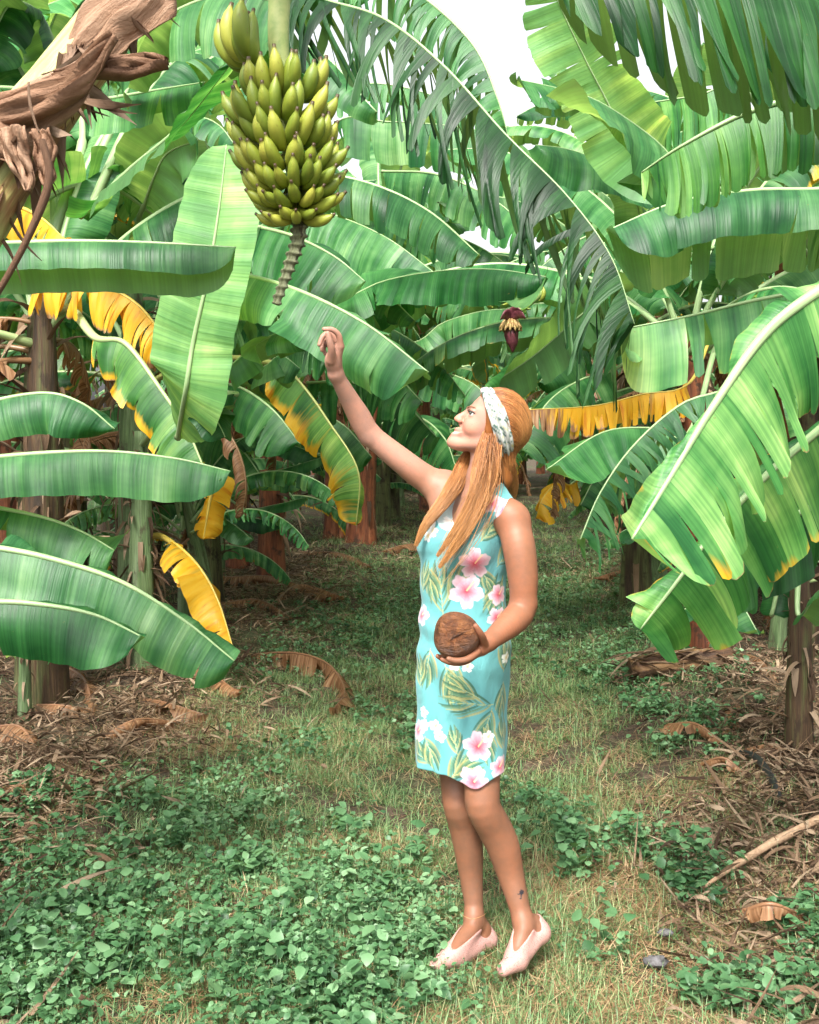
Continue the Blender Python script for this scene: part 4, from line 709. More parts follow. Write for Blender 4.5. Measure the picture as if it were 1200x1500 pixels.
# ------------------------------------------------------------------ the leaning plant that bears the bunch
pt = empty('banana_plant', (-1.9, 2.3, float(gz(-1.9, 2.3))), 'leaning banana plant at the top left bearing the large bunch of yellow green bananas', 'banana plant', LG)
def leaning():
    m = M_('old_sheath_trunk'); uv = m.coord('UV'); a = m.noise(m.mapping(uv, (2.2, 5, 1)), 1.0, 4, .6, .5); b = m.noise(m.mapping(uv, (5, 50, 1)), 1.0, 3, .6)
    c = m.ramp(a, [(.30, (.10, .045, .02)), (.42, (.32, .17, .07)), (.50, (.42, .40, .14)), (.60, (.45, .50, .22)), (.72, (.50, .20, .13))]); c = m.mix(.4, c, m.ramp(b, [(.3, .3), (.7, 1.)]), 'MULTIPLY')
    m.p(Base_Color=c, Roughness=.55, Specular_IOR_Level=.35); m.bump(m.math('ADD', a, b), .6, .01)
    base = ORG[pt.name]; path = [base+np.array([0, 0, -.1]), P(-480, 900, 2.35), P(-210, 560, 2.5), P(-60, 340, 2.62), P(60, 165, 2.75), P(150, 40, 2.85), P(235, -80, 2.95), P(300, -150, 3.05)]
    def prof(th, t): return 1+.05*np.sin(2*th+5*t)+.05*np.sin(5*th-9*t)+.10*np.clip(np.sin(t*34+th), 0, 1)
    V, f, uv = tube(path, [.14, .13, .12, .115, .10, .085, .07, .05], 24, n=90, prof=prof); mobj('pseudostem', V, f, m.m, pt, uv=uv)
    SH = dry_material('papery_sheath', (.09, .042, .024), (.29, .165, .098), (.50, .35, .24), .08)
    rng = np.random.default_rng(8)
    def sheath(pts, d, w0, w1, seed, label=None, fold=.5):
        q = PL(pts, d); n = 30; c, L = catmull(q, n); T = norm(np.gradient(c, axis=0)); S = norm(np.cross(T, (0, -1, .2))); N_ = np.cross(S, T); nv = 15; r = np.random.default_rng(seed)
        v = np.linspace(-1, 1, nv); t = np.linspace(0, 1, n); w_ = np.interp(t, [0, .3, .8, 1], [w0, (w0+w1)*.55, w1*.9, w1*.25])
        k = r.uniform(0, 6, 4); rip = .010*np.sin(v[None]*9+k[0]+t[:, None]*3)+.008*np.sin(v[None]*17+k[1]-t[:, None]*5)+.008*np.sin(t[:, None]*13+v[None]*4+k[2])
        wv = w_[:, None]*(v[None]+.10*np.sin(t[:, None]*11+k[3])*np.abs(v[None])); V = c[:, None]+S[:, None]*wv[..., None]+N_[:, None]*(rip-fold*w_[:, None]*v[None]**2)[..., None]
        col = np.tile([0, .5+r.normal(0, .12), 0, 0], (n*nv, 1)); uv = np.stack([np.broadcast_to(t[:, None]*L, V.shape[:2]), wv], -1).reshape(-1, 2)
        o = mobj('dry_sheath', V.reshape(-1, 3), grid_faces(n, nv), SH, pt, uv=uv, col=col)
        s = o.modifiers.new('thick', 'SOLIDIFY'); s.thickness = .004
        if label: o['label'] = label
    sheath([(110, 82), (150, 30), (190, 0), (240, -50)], 2.72, .05, .10, 1)
    sheath([(-40, 190), (40, 160), (110, 110), (165, 58)], 2.60, .10, .035, 2, 'crumpled papery brown sheath across the trunk')
    sheath([(-30, 165), (50, 140), (105, 118), (150, 70), (168, 52)], 2.56, .045, .03, 3)
    sheath([(80, 112), (140, 98), (190, 90), (246, 92)], 2.60, .022, .028, 4, 'dry pointed sheath tip sticking out right')
    sheath([(15, 185), (20, 220), (35, 250), (42, 282)], 2.52, .035, .018, 5, 'brown flap hanging under the trunk')
    sheath([(-30, 160), (-10, 190), (10, 215), (20, 235)], 2.55, .06, .05, 6)
    sheath([(60, 190), (64, 220), (68, 260), (70, 275)], 2.56, .025, .02, 7)
    V, f, uv = tube(PL([(62, 205), (72, 265), (40, 350), (-10, 440), (-60, 510)], 2.5), [.012, .014, .011, .010, .010], 8, n=30, flat=.7); mobj('dead_stalk', V, f, SH, pt, uv=uv, col=np.tile([0, .35, 0, 0], (len(V), 1)))
    V, f, uv = tube(PL([(42, 120), (44, 150), (52, 180), (58, 195)], 2.48), [.003, .004, .002], 5, n=16); mobj('fibre', V, f, SH, pt, uv=uv, col=np.tile([0, .7, 0, 0], (len(V), 1)))
leaning()
def tatters():
    rng = np.random.default_rng(31); pth, _ = catmull([P(-60, 340, 2.62), P(60, 165, 2.75), P(150, 40, 2.85), P(235, -80, 2.95)], 60); SH = dry_material('tattered_sheath', (.08, .038, .022), (.28, .165, .10), (.50, .36, .26), .15)
    n = 120; i = np.clip((rng.beta(2.2, 2.2, n)*60).astype(int), 0, 59); a = rng.uniform(-2.6, .6, n); p = pth[i]+np.stack([.3*np.cos(a), -np.abs(np.cos(a))*.9, np.sin(a)], 1)*.105
    V, Fs, uv = ribbons(n, rng, p, rng.choice([.7, 3.9], n)+rng.normal(0, .8, n), rng.uniform(-1.5, -.3, n), rng.uniform(.05, .20, n), rng.uniform(.010, .045, n), rng.uniform(-.8, .6, n), 10, fold=.3, twist=1.3)
    col = np.zeros((n, 33, 4)); col[..., 1] = rng.uniform(.15, 1, n)[:, None]; tag(mobj('dry_tatters', V, Fs, SH, pt, uv=uv, col=col.reshape(-1, 4)), kind='stuff')
tatters()
def bunch():
    PD = 3.45; STK = simple('fruit_stalk', (.22, .30, .09), .5, .4, 30, .3, (.34, .38, .14)); SCAR = stem_material('bract_scars', [(.12, .13, .06), (.22, .24, .13), (.30, .30, .18)])
    A = Acc(); V, f, uv = tube([P(300, -150, 3.05), P(370, -190, 3.2), P(408, -110, 3.35), P(410, -20, PD), P(408, 60, PD), P(415, 160, PD), P(430, 250, PD), P(437, 320, PD)], [.05, .045, .038, .036, .034, .03, .026, .02], 12, n=50); A.add(V, f, uv)
    rk = A.obj('fruit_bunch', STK, pt); rk['label'] = 'large bunch of yellow green bananas'
    n = 90; V, f, uv = tube([P(436, 296, PD), P(438, 345, PD-.01), P(424, 390, PD-.02), P(404, 446, PD-.03)], [.020, .021, .018, .014, .012], 14, n=n, prof=lambda th, t: 1+.55*np.clip(np.sin(t*76+th*1.0)-.1, 0, 1))
    o = mobj('rachis', V, f, SCAR, rk, uv=uv)
    Vb, fb, ub = banana_shape(); zt = ub[:, 0]/ub[:, 0].max(); col = np.zeros((len(Vb), 4)); col[:, 0] = np.clip((zt-.93)/.03, 0, 1); col[-2:] = [[0]*4, [1, 0, 0, 0]]
    meshes = []
    for k in range(4):
        r = np.random.default_rng(k); V2 = Vb*np.array([1, .90+.04*r.normal(), 1+.05*r.normal()]); V2[:, 1] += .012*r.normal()*(zt**2); meshes.append(build_mesh('banana', V2, fb, BAN, uv=ub, col=col))
    # withered flower hook on the tip
    hookV, hookf, hu = tube([(0, 0, 0), (.002, 0, .010), (-.004, .002, .018), (-.010, .0, .014)], [.004, .0025, .002], 5, n=10); HOOK = simple('withered_tip', (.045, .022, .012), .8)
    rng = random.Random(12); cnt = 0; org = ORG[pt.name]
    hands = [  # (px, py, azimuth centre, half spread, count, lift, scale, axis radius)
        (390, 80, 200, 60, 9, 2, 1.15, .055), (414, 122, 282, 76, 9, -18, 1.05, .044), (412, 160, 262, 92, 12, -24, .98, .066), (419, 191, 268, 98, 13, -30, .95, .074), (425, 219, 262, 98, 13, -38, .92, .072),
        (430, 245, 270, 96, 12, -48, .86, .062), (434, 266, 264, 98, 10, -60, .80, .048), (436, 282, 262, 98, 8, -76, .74, .034)]
    for hi, (hx, hy, azc, sp, cn, lift, sc, ar) in enumerate(hands):
        c0 = P(hx, hy+22, PD)
        for k in range(cn):
            two = k % 2; az = R(azc-sp+2*sp*(k+.5)/cn)+rng.uniform(-.09, .09)
            loc = c0+np.array([math.cos(az)*ar*.6, math.sin(az)*ar*.6, two*.022+rng.uniform(-.004, .004)])
            o = bpy.data.objects.new('banana', meshes[rng.randrange(4)]); COL.objects.link(o); o.parent = rk
            o.location = tuple(loc-org); s = sc*.93*rng.uniform(.90, 1.07)*(1.0 if two else .97); o.scale = (s, s*rng.uniform(.95, 1.08), s)
            o.rotation_euler = (Matrix.Rotation(az, 3, 'Z') @ Matrix.Rotation(R(-lift+rng.uniform(-10, 8)+(8 if two else -4)), 3, 'Y') @ Matrix.Rotation(R(rng.uniform(-9, 9)), 3, 'X')).to_euler(); cnt += 1
    print('bananas', cnt)
bunch()

# ------------------------------------------------------------------ loose things on the ground
def fallen_leaf():
    t = leaf_obj(None, [G(360, 972)+[0, 0, .06], G(430, 985)+[0, 0, .13], G(480, 1000)+[0, 0, .12], G(505, 1025)+[0, 0, .06], G(490, 1050)+[0, 0, .05]], w=.13, near=(60, 30, 1), far=(30, 60, .8), tears=(9, 7), gap=.25, vt=(0, .3), grav=.4, brown=.8, seed=200, swing=1., rib=.007, wave=.02, part='fallen_leaf')
    tag(t, 'curled pale brown dead banana leaf lying alone on the grass', 'dead leaf')
fallen_leaf()
DG = 'dead leaves fallen along the rows'
for i, (pts, wd, lab) in enumerate([
    ([(-20, 1095), (30, 1110), (60, 1140)], .10, 'brown dead leaf piece at the left edge of the litter'), ([(100, 1000), (125, 1035), (140, 1085)], .11, 'tan folded dead leaf leaning against the foot of the left trunk'),
    ([(150, 1110), (200, 1098), (255, 1085)], .06, 'long flat dead leaf strip below the left trunk'), ([(330, 860), (400, 868), (480, 890)], .14, 'shredded dead leaf lying left of the track under the yellow leaf'),
    ([(400, 900), (440, 880), (500, 890)], .12, 'curled brown leaf in front of the rusty trunks'), ([(1000, 850), (930, 852), (870, 862)], .08, 'orange brown dead leaf across the track on the right'),
    ([(1090, 1130), (1130, 1140), (1180, 1142)], .08, 'curled dead leaf touching the black hose'), ([(1030, 1150), (1060, 1160), (1090, 1165)], .04, 'small pale leaf strip left of the black hose'),
    ([(0, 1190), (25, 1205), (50, 1185)], .05, 'grey brown leaf stalk at the far left edge'), ([(1060, 980), (1110, 1000), (1150, 1040)], .12, 'torn dead leaf beside the dark sucker'), ([(560, 820), (600, 815), (650, 812)], .1, 'dead leaf at the foot of the leaning reddish trunk'),
    ([(40, 1060), (90, 1075), (150, 1070)], .09, 'pale curled dead leaf in front of the left trunks'), ([(250, 1010), (300, 1020), (350, 1040)], .09, 'pale dead leaf lying below the tip of the lowest green leaf'), ([(200, 1050), (240, 1070), (300, 1075)], .07, 'crumpled dead leaf in the middle of the left litter'),
    ([(330, 900), (380, 905), (430, 925)], .10, 'broad dead leaf below the shredded one at the left of the track'), ([(440, 820), (500, 830), (545, 845)], .11, 'dead leaf heaped in front of the leaning reddish trunk'), ([(1110, 1060), (1150, 1080), (1195, 1090)], .08, 'pale dead leaf at the right edge below the dark sucker'),
    ([(980, 1090), (1020, 1105), (1060, 1120)], .06, 'thin dead leaf beside the weeds in front of the rotting trunk'), ([(1090, 1380), (1130, 1395), (1180, 1390)], .05, 'dead leaf strip below the long pale stalk'), ([(920, 800), (960, 812), (1000, 815)], .09, 'dead leaf at the edge of the track beyond the rotting trunk'),
    ([(1060, 1105), (1075, 1080), (1085, 1060)], .09, 'upright brown leaf stump on the right hand litter')]):
    o = leaf_obj(None, [G(x, y)+[0, 0, .10+.05*(j == 1)] for j, (x, y) in enumerate(pts)], w=wd, near=(25, 60, 1), far=(20, 60, .8), tears=(6, 5), gap=.2, vt=(0, .5), grav=.4, brown=.8, seed=210+i, swing=1., rib=.007, wave=.02, part='fallen_leaf'); tag(o, lab, 'dead leaf', DG)
def log():
    V, f, uv = tube([G(928, 1012)+[0, 0, .12], G(975, 1008)+[0, 0, .14], G(1070, 1000)+[0, 0, .16]], [.085, .095, .09, .07], 18, n=26, flat=.75, prof=lambda th, t: 1+.14*np.sin(3*th+t*5)+.12*np.sin(7*th-t*9)+.09*np.sin(13*th+t*13)+.06*np.sin(t*40+th))
    o = mobj('fallen_log', V, f, stem_material('rotting_trunk', [(.06, .032, .018), (.14, .07, .035), (.28, .16, .07), (.12, .065, .035)]), None, uv=uv); tag(o, 'short rotting banana trunk lying on the litter at the right', 'fallen trunk'); ORG[o.name] = np.zeros(3)
    rng = np.random.default_rng(2); n = 70; q = rng.random(n); p = np.outer(1-q, G(928, 1012))+np.outer(q, G(1070, 1000)); p[:, 2] = rng.uniform(.08, .24, n); p[:, 1] -= rng.uniform(0, .09, n)
    V, Fs, uv = ribbons(n, rng, p, rng.choice([0., 3.14], n)+rng.normal(0, .4, n), rng.uniform(-.4, .3, n), rng.uniform(.1, .35, n), rng.uniform(.01, .04, n), rng.uniform(-.2, .9, n), 8, fold=.3, twist=.8); col = np.zeros((n, 27, 4)); col[..., 1] = rng.uniform(0, .9, n)[:, None]; mobj('bark_shreds', V, Fs, DRY, o, uv=uv, col=col.reshape(-1, 4))
    V, f, uv = tube([G(940, 1048)+[0, 0, .05], G(1010, 1046)+[0, 0, .06], G(1080, 1046)+[0, 0, .08]], [.016, .02, .012], 8, n=14); o = mobj('stalk', V, f, STEM[2], None, uv=uv); tag(o, 'thin brown stalk lying in front of the rotting trunk', 'stalk')
    V, f, uv = tube([G(1030, 1322)+[0, 0, .05], G(1085, 1305)+[0, 0, .10], G(1150, 1278)+[0, 0, .13], G(1230, 1248)+[0, 0, .16]], [.006, .014, .015, .013], 9, n=30, prof=lambda th, t: 1+.12*np.sin(5*th+t*20)); o = mobj('stalk', V, f, simple('pale_bark', (.24, .15, .09), .8, .2, 40, .6, (.36, .25, .16)), None, uv=uv); tag(o, 'long pale dry stalk lying at the lower right edge', 'stalk')
    m = simple('hose_rubber', (.012, .014, .014), .45); V, f, uv = tube([G(1075, 1130)+[0, 0, .09], G(1105, 1155)+[0, 0, .14], G(1125, 1180)+[0, 0, .14], G(1140, 1212)+[0, 0, .12], G(1152, 1245)+[0, 0, -.01]], [.017]*3, 12, n=30); o = mobj('irrigation_hose', V, f, m, None, uv=uv); tag(o, 'black irrigation hose running over the litter at the right', 'hose')
    rng = np.random.default_rng(9)
    for i, (x, y, s, lab) in enumerate([(975, 1375, .017, 'grey stone in the straw right of the feet'), (960, 1418, .025, 'long grey stone near the bottom right'), (1088, 1272, .018, 'small grey stone beside the pale stalk'), (1190, 1405, .016, 'small stone near the weeds at the right edge'), (540, 1430, .015, 'pale stone chip among the lower weeds')]):
        nu, nv = 9, 14; th = np.linspace(0, math.pi, nu)[:, None]; ph_ = np.arange(nv)*2*math.pi/nv; k = 1+.12*rng.normal(0, 1, (nu, nv)); k[0] = k[-1] = 1
        V = np.stack([np.sin(th)*np.cos(ph_)*k*1.4, np.sin(th)*np.sin(ph_)*k, np.cos(th)*k*.6+0*ph_], -1).reshape(-1, 3)*s+G(x, y)+[0, 0, .02]; o = mobj('stone', V, grid_faces(nu, nv, wrap=True), STONE if i else globals().setdefault('STONE', simple('stone', (.06, .056, .056), .85, .3, 60, .5, (.13, .125, .13))), None); tag(o, lab, 'stone', 'stones in the straw')
log()
# ------------------------------------------------------------------ organic shapes: smooth union of tapered capsules and ellipsoids, meshed with surface nets
class Sdf:
    def __init__(s): s.p = []
    def cone(s, a, b, ra, rb, k=.02, sub=False):
        a = np.array(a, float); b = np.array(b, float); ba = b-a; L2 = max(float(ba @ ba), 1e-9)
        def f(q):
            t = np.clip(((q-a) @ ba)/L2, 0, 1); d = q-a-t[:, None]*ba; return np.sqrt((d*d).sum(1))-(ra+(rb-ra)*t)
        s.p.append((f, (a+b)/2, np.linalg.norm(ba)/2+max(ra, rb), k, sub)); return s
    def chain(s, pts, rad, k=.02):
        m = len(pts)*4; q_, L = catmull(np.array(pts, float), m); d_ = np.concatenate([[0], np.cumsum(np.linalg.norm(np.diff(np.array(pts, float), axis=0), axis=1))])
        rr = np.interp(np.linspace(0, 1, m), d_/d_[-1], rad); rr = np.convolve(np.pad(rr, 2, 'edge'), [.1, .2, .4, .2, .1], 'valid') if len(pts) > 3 and max(rad) > .02 else rr
        def f(q):
            best = None
            for i in range(m-1):
                a, b = q_[i], q_[i+1]; ba = b-a; t = np.clip(((q-a) @ ba)/max(float(ba @ ba), 1e-9), 0, 1); d = q-a-t[:, None]*ba; e = np.sqrt((d*d).sum(1))-(rr[i]+(rr[i+1]-rr[i])*t)
                best = e if best is None else np.minimum(best, e)
            return best
        c = (q_.max(0)+q_.min(0))/2; s.p.append((f, c, float(np.linalg.norm(q_-c, axis=1).max()+max(rad)), k, False)); return s
    def ell(s, c, r, k=.02, axes=None, sub=False):
        c = np.array(c, float); r = np.array(r, float); A = np.eye(3) if axes is None else norm(np.array(axes, float))
        def f(q):
            d = (q-c) @ A.T; k0 = np.sqrt(((d/r)**2).sum(1)); k1 = np.sqrt(((d/r**2)**2).sum(1))+1e-9; return k0*(k0-1)/k1
        s.p.append((f, c, max(r), k, sub)); return s
    def fn(s, f, c, rad, k=.005, sub=False): s.p.append((f, np.array(c, float), rad, k, sub)); return s
    def ev(s, q, ps=None):
        d = np.full(len(q), .5)
        for (f, c, rad, k, sub) in (s.p if ps is None else ps):
            e = f(q)
            if sub: h = np.clip(k-np.abs(-d-e), 0, None)/k; d = np.maximum(d, -e)+h*h*k*.25
            else: h = np.clip(k-np.abs(d-e), 0, None)/k; d = np.minimum(d, e)-h*h*k*.25
        return d
    def mesh(s, h, lo, hi, smooth=1):
        lo = np.array(lo, float); hi = np.array(hi, float); B = 10; nb = np.ceil((hi-lo)/(h*B)).astype(int); n = nb*B
        bc = [(np.arange(nb[i])+.5)*B*h-h/2+lo[i] for i in range(3)]; C_ = np.stack(np.meshgrid(*bc, indexing='ij'), -1).reshape(-1, 3)
        dc = s.ev(C_); sg = np.sign(dc).reshape(nb); val = np.repeat(np.repeat(np.repeat(sg.astype(np.float32), B, 0), B, 1), B, 2)
        hd = B*h*.87; keep = np.flatnonzero(np.abs(dc) < hd*1.35+.012); cen = np.array([p[1] for p in s.p]); rad = np.array([p[2]+p[3] for p in s.p])
        g = np.stack(np.meshgrid(*[np.arange(B)]*3, indexing='ij'), -1).reshape(-1, 3)*h
        for b in keep:
            i, j, k = np.unravel_index(b, nb); o = lo+np.array([i, j, k])*B*h
            m = np.linalg.norm(cen-C_[b], axis=1) < rad+hd+.02
            if not m.any(): continue
            v = s.ev(g+o, [s.p[x] for x in np.flatnonzero(m)]); val[i*B:i*B+B, j*B:j*B+B, k*B:k*B+B] = v.reshape(B, B, B)
        ins = (val < 0); cnt = np.zeros(n-1, np.uint8)
        for a in (0, 1):
            for b in (0, 1):
                for c in (0, 1): cnt += ins[a:n[0]-1+a, b:n[1]-1+b, c:n[2]-1+c]
        act = np.flatnonzero((cnt > 0) & (cnt < 8)); del cnt
        I = np.stack(np.unravel_index(act, n-1), 1); cor = {}
        for a in (0, 1):
            for b in (0, 1):
                for c in (0, 1): cor[(a, b, c)] = val[I[:, 0]+a, I[:, 1]+b, I[:, 2]+c]
        acc = np.zeros((len(I), 3)); num = np.zeros(len(I)); cs = list(cor)
        for x in cs:
            for ax in range(3):
                if x[ax] == 0:
                    y = list(x); y[ax] = 1; y = tuple(y); va, vb = cor[x], cor[y]; cr_ = (va < 0) != (vb < 0)
                    t = np.where(cr_, va/np.where(cr_, va-vb, 1), 0); p = np.tile(np.array(x, float), (len(I), 1)); p[:, ax] = t
                    acc += p*cr_[:, None]; num += cr_
        V = lo+(I+acc/num[:, None])*h; Q = []
        nm = n-1; st = np.array([nm[1]*nm[2], nm[2], 1])
        for ax in range(3):
            u, w = [(1, 2), (2, 0), (0, 1)][ax]; sl0 = [slice(1, n[k]-1) for k in range(3)]; sl1 = list(sl0); sl0[ax] = slice(0, n[ax]-1); sl1[ax] = slice(1, n[ax])
            a, b = ins[tuple(sl0)], ins[tuple(sl1)]; ch = np.argwhere(a != b); fl = a[tuple(ch.T)]
            off = np.ones(3, int); off[ax] = 0; ch = ch+off; base = ch @ st; ids = []
            for du, dw in ((1, 1), (0, 1), (0, 0), (1, 0)): ids.append(np.searchsorted(act, base-du*st[u]-dw*st[w]))
            q = np.stack(ids, 1); q[~fl] = q[~fl][:, ::-1]; Q.append(q)
        Q = np.vstack(Q)
        for _ in range(smooth):
            S_ = np.zeros_like(V); c_ = np.zeros(len(V))
            for x, y in ((0, 1), (1, 2), (2, 3), (3, 0)):
                for p, r in ((x, y), (y, x)): np.add.at(S_, Q[:, p], V[Q[:, r]]); np.add.at(c_, Q[:, p], 1)
            V = V*.5+.5*S_/c_[:, None]
        return V, Q

# ------------------------------------------------------------------ the woman
FW = norm(np.array([-.78, -.62, 0.])); LT_ = np.cross([0, 0, 1.], FW)      # chest forward; her left (towards the camera and right)
UPZ = np.array([0, 0, 1.]); HDD = 3.27
def Hd(px, py, lat=0.): return P(px, py, HDD)+np.array([0, -lat, 0])
SHL, SHR = P(750, 757, 3.17), P(652, 712, 3.42)
def skin_material():
    m = M_('skin'); at = m.attr(); n = m.noise(m.coord('Object'), 45, 4, .6); big = m.noise(m.coord('Object'), 7, 2)
    c = m.mix(m.ramp(m.math('ADD', m.math('MULTIPLY', big, .6), m.math('MULTIPLY', n, .4)), [(.38, 0.), (.62, 1.)]), m.mix(1.0, at.outputs['Color'], (.80, .80, .84), 'MULTIPLY'), m.mix(1.0, at.outputs['Color'], (1.12, .96, .92), 'MULTIPLY'))
    fr = m.noise(m.coord('Object'), 230, 2, .5); c = m.mix(m.ramp(fr, [(.66, 0.), (.72, .45)]), c, (.20, .08, .035))
    m.p(Base_Color=c, Roughness=.52, Specular_IOR_Level=.35, Subsurface_Weight=.12, Subsurface_Radius=(.012, .005, .003), Subsurface_Scale=.6)
    m.bump(m.math('ADD', m.noise(m.coord('Object'), 420, 3, .6), m.math('MULTIPLY', n, 1.5)), .12, .002); return m.m
person = empty('person', (float((SHL[0]+SHR[0])/2), 3.2, 0.0), 'barefaced woman in a turquoise flowered dress reaching up to the bananas and holding a coconut', 'person')
person['label'] = 'woman in a turquoise flowered dress reaching one arm up towards the bananas'
def torso(s, o):
    ax = [LT_, FW, UPZ]
    s.ell(P(699, 772, 3.30), (.122+o, .082+o, .100+o), .03, ax); s.ell(P(692, 820, 3.30), (.106+o, .080+o, .11+o), .05, ax)
    s.ell(P(688, 880, 3.30), (.100+o, .08+o, .10+o), .05, ax); s.ell(P(683, 950, 3.30), (.125+o, .095+o, .11+o), .05, ax)
    for sg in (1, -1): s.ell(P(693, 798, 3.28)+FW*.058+LT_*.058*sg, (.052+o, .045+o, .052+o), .035, ax)
    s.cone(P(707, 708, 3.29), P(704, 730, 3.29), .048+o, .068+o, .03)
    s.cone(P(708, 712, 3.30), SHL+[-.016, 0, .010], .043+o, .037+o, .035); s.cone(P(706, 712, 3.30), SHR+[.014, 0, .0], .043+o, .034+o, .035)
    s.cone(P(692, 727, 3.24), P(733, 742, 3.17), .007+o*.8, .007+o*.8, .02); s.cone(P(686, 725, 3.25), P(662, 722, 3.34), .007+o*.8, .007+o*.8, .02)
LIDAX = norm(np.array([[.84, 0, -.54], [0, 1, 0], [.54, 0, .84]]))
def make_body():
    s = Sdf()
    torso(s, 0.); s.cone(P(713, 652, 3.27), P(707, 712, 3.28), .045, .046, .025)
    # near (left) arm
    E, W_ = P(767, 884, 3.13), P(716, 940, 3.01)
    s.ell(SHL+[0.004, 0, -.008], (.049, .048, .052), .03); s.chain([SHL+[.004, 0, -.02], P(760, 800, 3.14), P(766, 845, 3.13), E], [.047, .048, .044, .037], .018)
    s.chain([E, P(762, 898, 3.12), P(750, 911, 3.09), P(733, 926, 3.05), W_], [.037, .041, .040, .032, .0245], .012)
    # coconut hand
    h = .006
    s.cone(W_, P(704, 949, 2.985), .024, .023, .012); s.cone(P(712, 944, 2.99), P(697, 956, 2.96), .018, .014, .012); s.cone(P(710, 942, 3.01), P(694, 952, 3.00), .018, .014, .012)
    s.chain([P(709, 942, 2.965), P(706, 932, 2.935), P(702, 925, 2.922), P(697, 917, 2.915)], [.0125, .0105, .0092, .0075], h)
    s.chain([P(699, 955, 2.95), P(686, 965, 2.925), P(670, 968, 2.915), P(657, 965, 2.912)], [.011, .0092, .0085, .0070], h)
    s.chain([P(698, 957, 2.97), P(682, 969, 2.955), P(663, 971, 2.945), P(648, 966, 2.94)], [.011, .0093, .0086, .0070], h)
    s.chain([P(696, 956, 2.99), P(678, 968, 2.985), P(656, 969, 2.975), P(641, 961, 2.965)], [.0105, .0088, .0082, .0068], h)
    s.chain([P(695, 953, 3.01), P(680, 963, 3.01), P(662, 965, 3.005), P(648, 959, 3.00)], [.0095, .008, .0073, .0062], h)
    # raised arm
    E2, W2 = P(542, 637, 3.37), P(492, 548, 3.26)
    s.ell(SHR, (.044, .05, .046), .03); s.chain([SHR, P(622, 700, 3.41), P(585, 672, 3.39), E2], [.042, .044, .039, .033], .02)
    s.chain([E2, P(534, 625, 3.36), P(525, 608, 3.345), P(512, 585, 3.315), W2], [.033, .036, .035, .029, .0215], .012)
    s.cone(P(646, 722, 3.40), P(662, 765, 3.36), .045, .06, .04)
    s.cone(W2, P(490, 530, 3.245), .023, .022, .012); s.cone(P(489, 533, 3.24), P(497, 508, 3.225), .020, .015, .012); s.cone(P(487, 533, 3.25), P(489, 512, 3.25), .019, .014, .012); s.ell(P(484, 527, 3.235), (.016, .016, .024), .01)
    s.chain([P(499, 507, 3.22), P(496, 491, 3.205), P(487, 483, 3.195), P(475, 482, 3.19)], [.0105, .0090, .0080, .0068], h)
    s.chain([P(497, 507, 3.24), P(486, 489, 3.235), P(474, 492, 3.225), P(468, 505, 3.22)], [.0105, .0092, .0082, .0068], h)
    s.chain([P(493, 509, 3.258), P(481, 495, 3.262), P(472, 501, 3.257), P(472, 513, 3.25)], [.0098, .0085, .0078, .0064], h)
    s.chain([P(488, 513, 3.272), P(478, 503, 3.280), P(474, 510, 3.277), P(477, 519, 3.27)], [.0090, .0076, .0070, .0060], h)
    s.chain([P(485, 528, 3.22), P(486, 513, 3.195), P(483, 500, 3.182), P(480, 488, 3.178)], [.0150, .0115, .0098, .0075], h)
    # legs
    KN, KF = P(708, 1182, 3.20), P(672, 1178, 3.29)
    s.chain([P(698, 985, 3.27), P(703, 1090, 3.235), P(706, 1150, 3.21), KN, P(724, 1212, 3.225), P(737, 1240, 3.235), P(748, 1280, 3.235), P(760, 1325, 3.21), P(767, 1352, 3.195)], [.072, .061, .053, .0505, .0515, .0500, .040, .031, .028], .02)
    s.chain([P(666, 985, 3.34), P(668, 1090, 3.32), P(669, 1140, 3.31), KF, P(679, 1205, 3.31), P(686, 1240, 3.32), P(690, 1280, 3.325), P(694, 1322, 3.31), P(695, 1346, 3.295)], [.070, .057, .050, .0470, .0475, .0455, .037, .029, .027], .02)
    for f in feet(): 
        for (a, b, ra, rb) in f: s.cone(a, b, ra, rb, .018)
    s.ell(P(766, 1362, 3.16), (.012, .012, .013), .014); s.ell(P(694, 1352, 3.265), (.012, .012, .013), .014)
    # head
    s.ell(Hd(729, 612), (.080, .074, .085), .02); s.ell(Hd(708, 605), (.032, .050, .036), .022)
    s.ell(Hd(704, 626), (.050, .058, .056), .03)
    for g in (1, -1):
        s.ell(Hd(690, 626, .030*g), (.022, .023, .024), .022)
        s.cone(Hd(706, 650, .043*g), Hd(670, 649, .012*g), .013, .012, .022)
        s.cone(Hd(690, 600, .010*g), Hd(698, 601, .040*g), .0075, .008, .014)
        s.ell(Hd(684.5, 605.5, .030*g), (.011, .014, .0075), .014, sub=True)
        s.ell(Hd(674, 616.8, .0080*g), (.0075, .0055, .0060), .008)
        s.cone(Hd(669.4, 629.6, .001), Hd(677.5, 634.4, .023*g), .0064, .0035, .003)
        s.cone(Hd(664.9, 637.2, .001), Hd(677.0, 636.6, .022*g), .0068, .0040, .003)
        s.ell(Hd(692.6, 602.6, .0365*g), (.0135, .0150, .0058), .004, LIDAX); s.ell(Hd(694.0, 609.8, .0360*g), (.0120, .0135, .0058), .006, LIDAX)
    s.ell(Hd(687.5, 635), (.0335, .030, .026), .016); s.cone(Hd(662.6, 648.2), Hd(676, 650), .0162, .019, .014); s.cone(Hd(667.5, 641), Hd(664.5, 646), .013, .014, .012); s.ell(Hd(686, 650), (.040, .032, .018), .02)
    s.cone(Hd(686, 603), Hd(674, 610.5), .0075, .0095, .012); s.ell(Hd(669.8, 613.3), (.0092, .0090, .0084), .008)
    s.ell(Hd(675, 621.8, 0), (.007, .004, .006), .004)
    V, Q = s.mesh(.003, (-.30, 2.85, -.03), (.46, 3.56, 1.94), smooth=1)
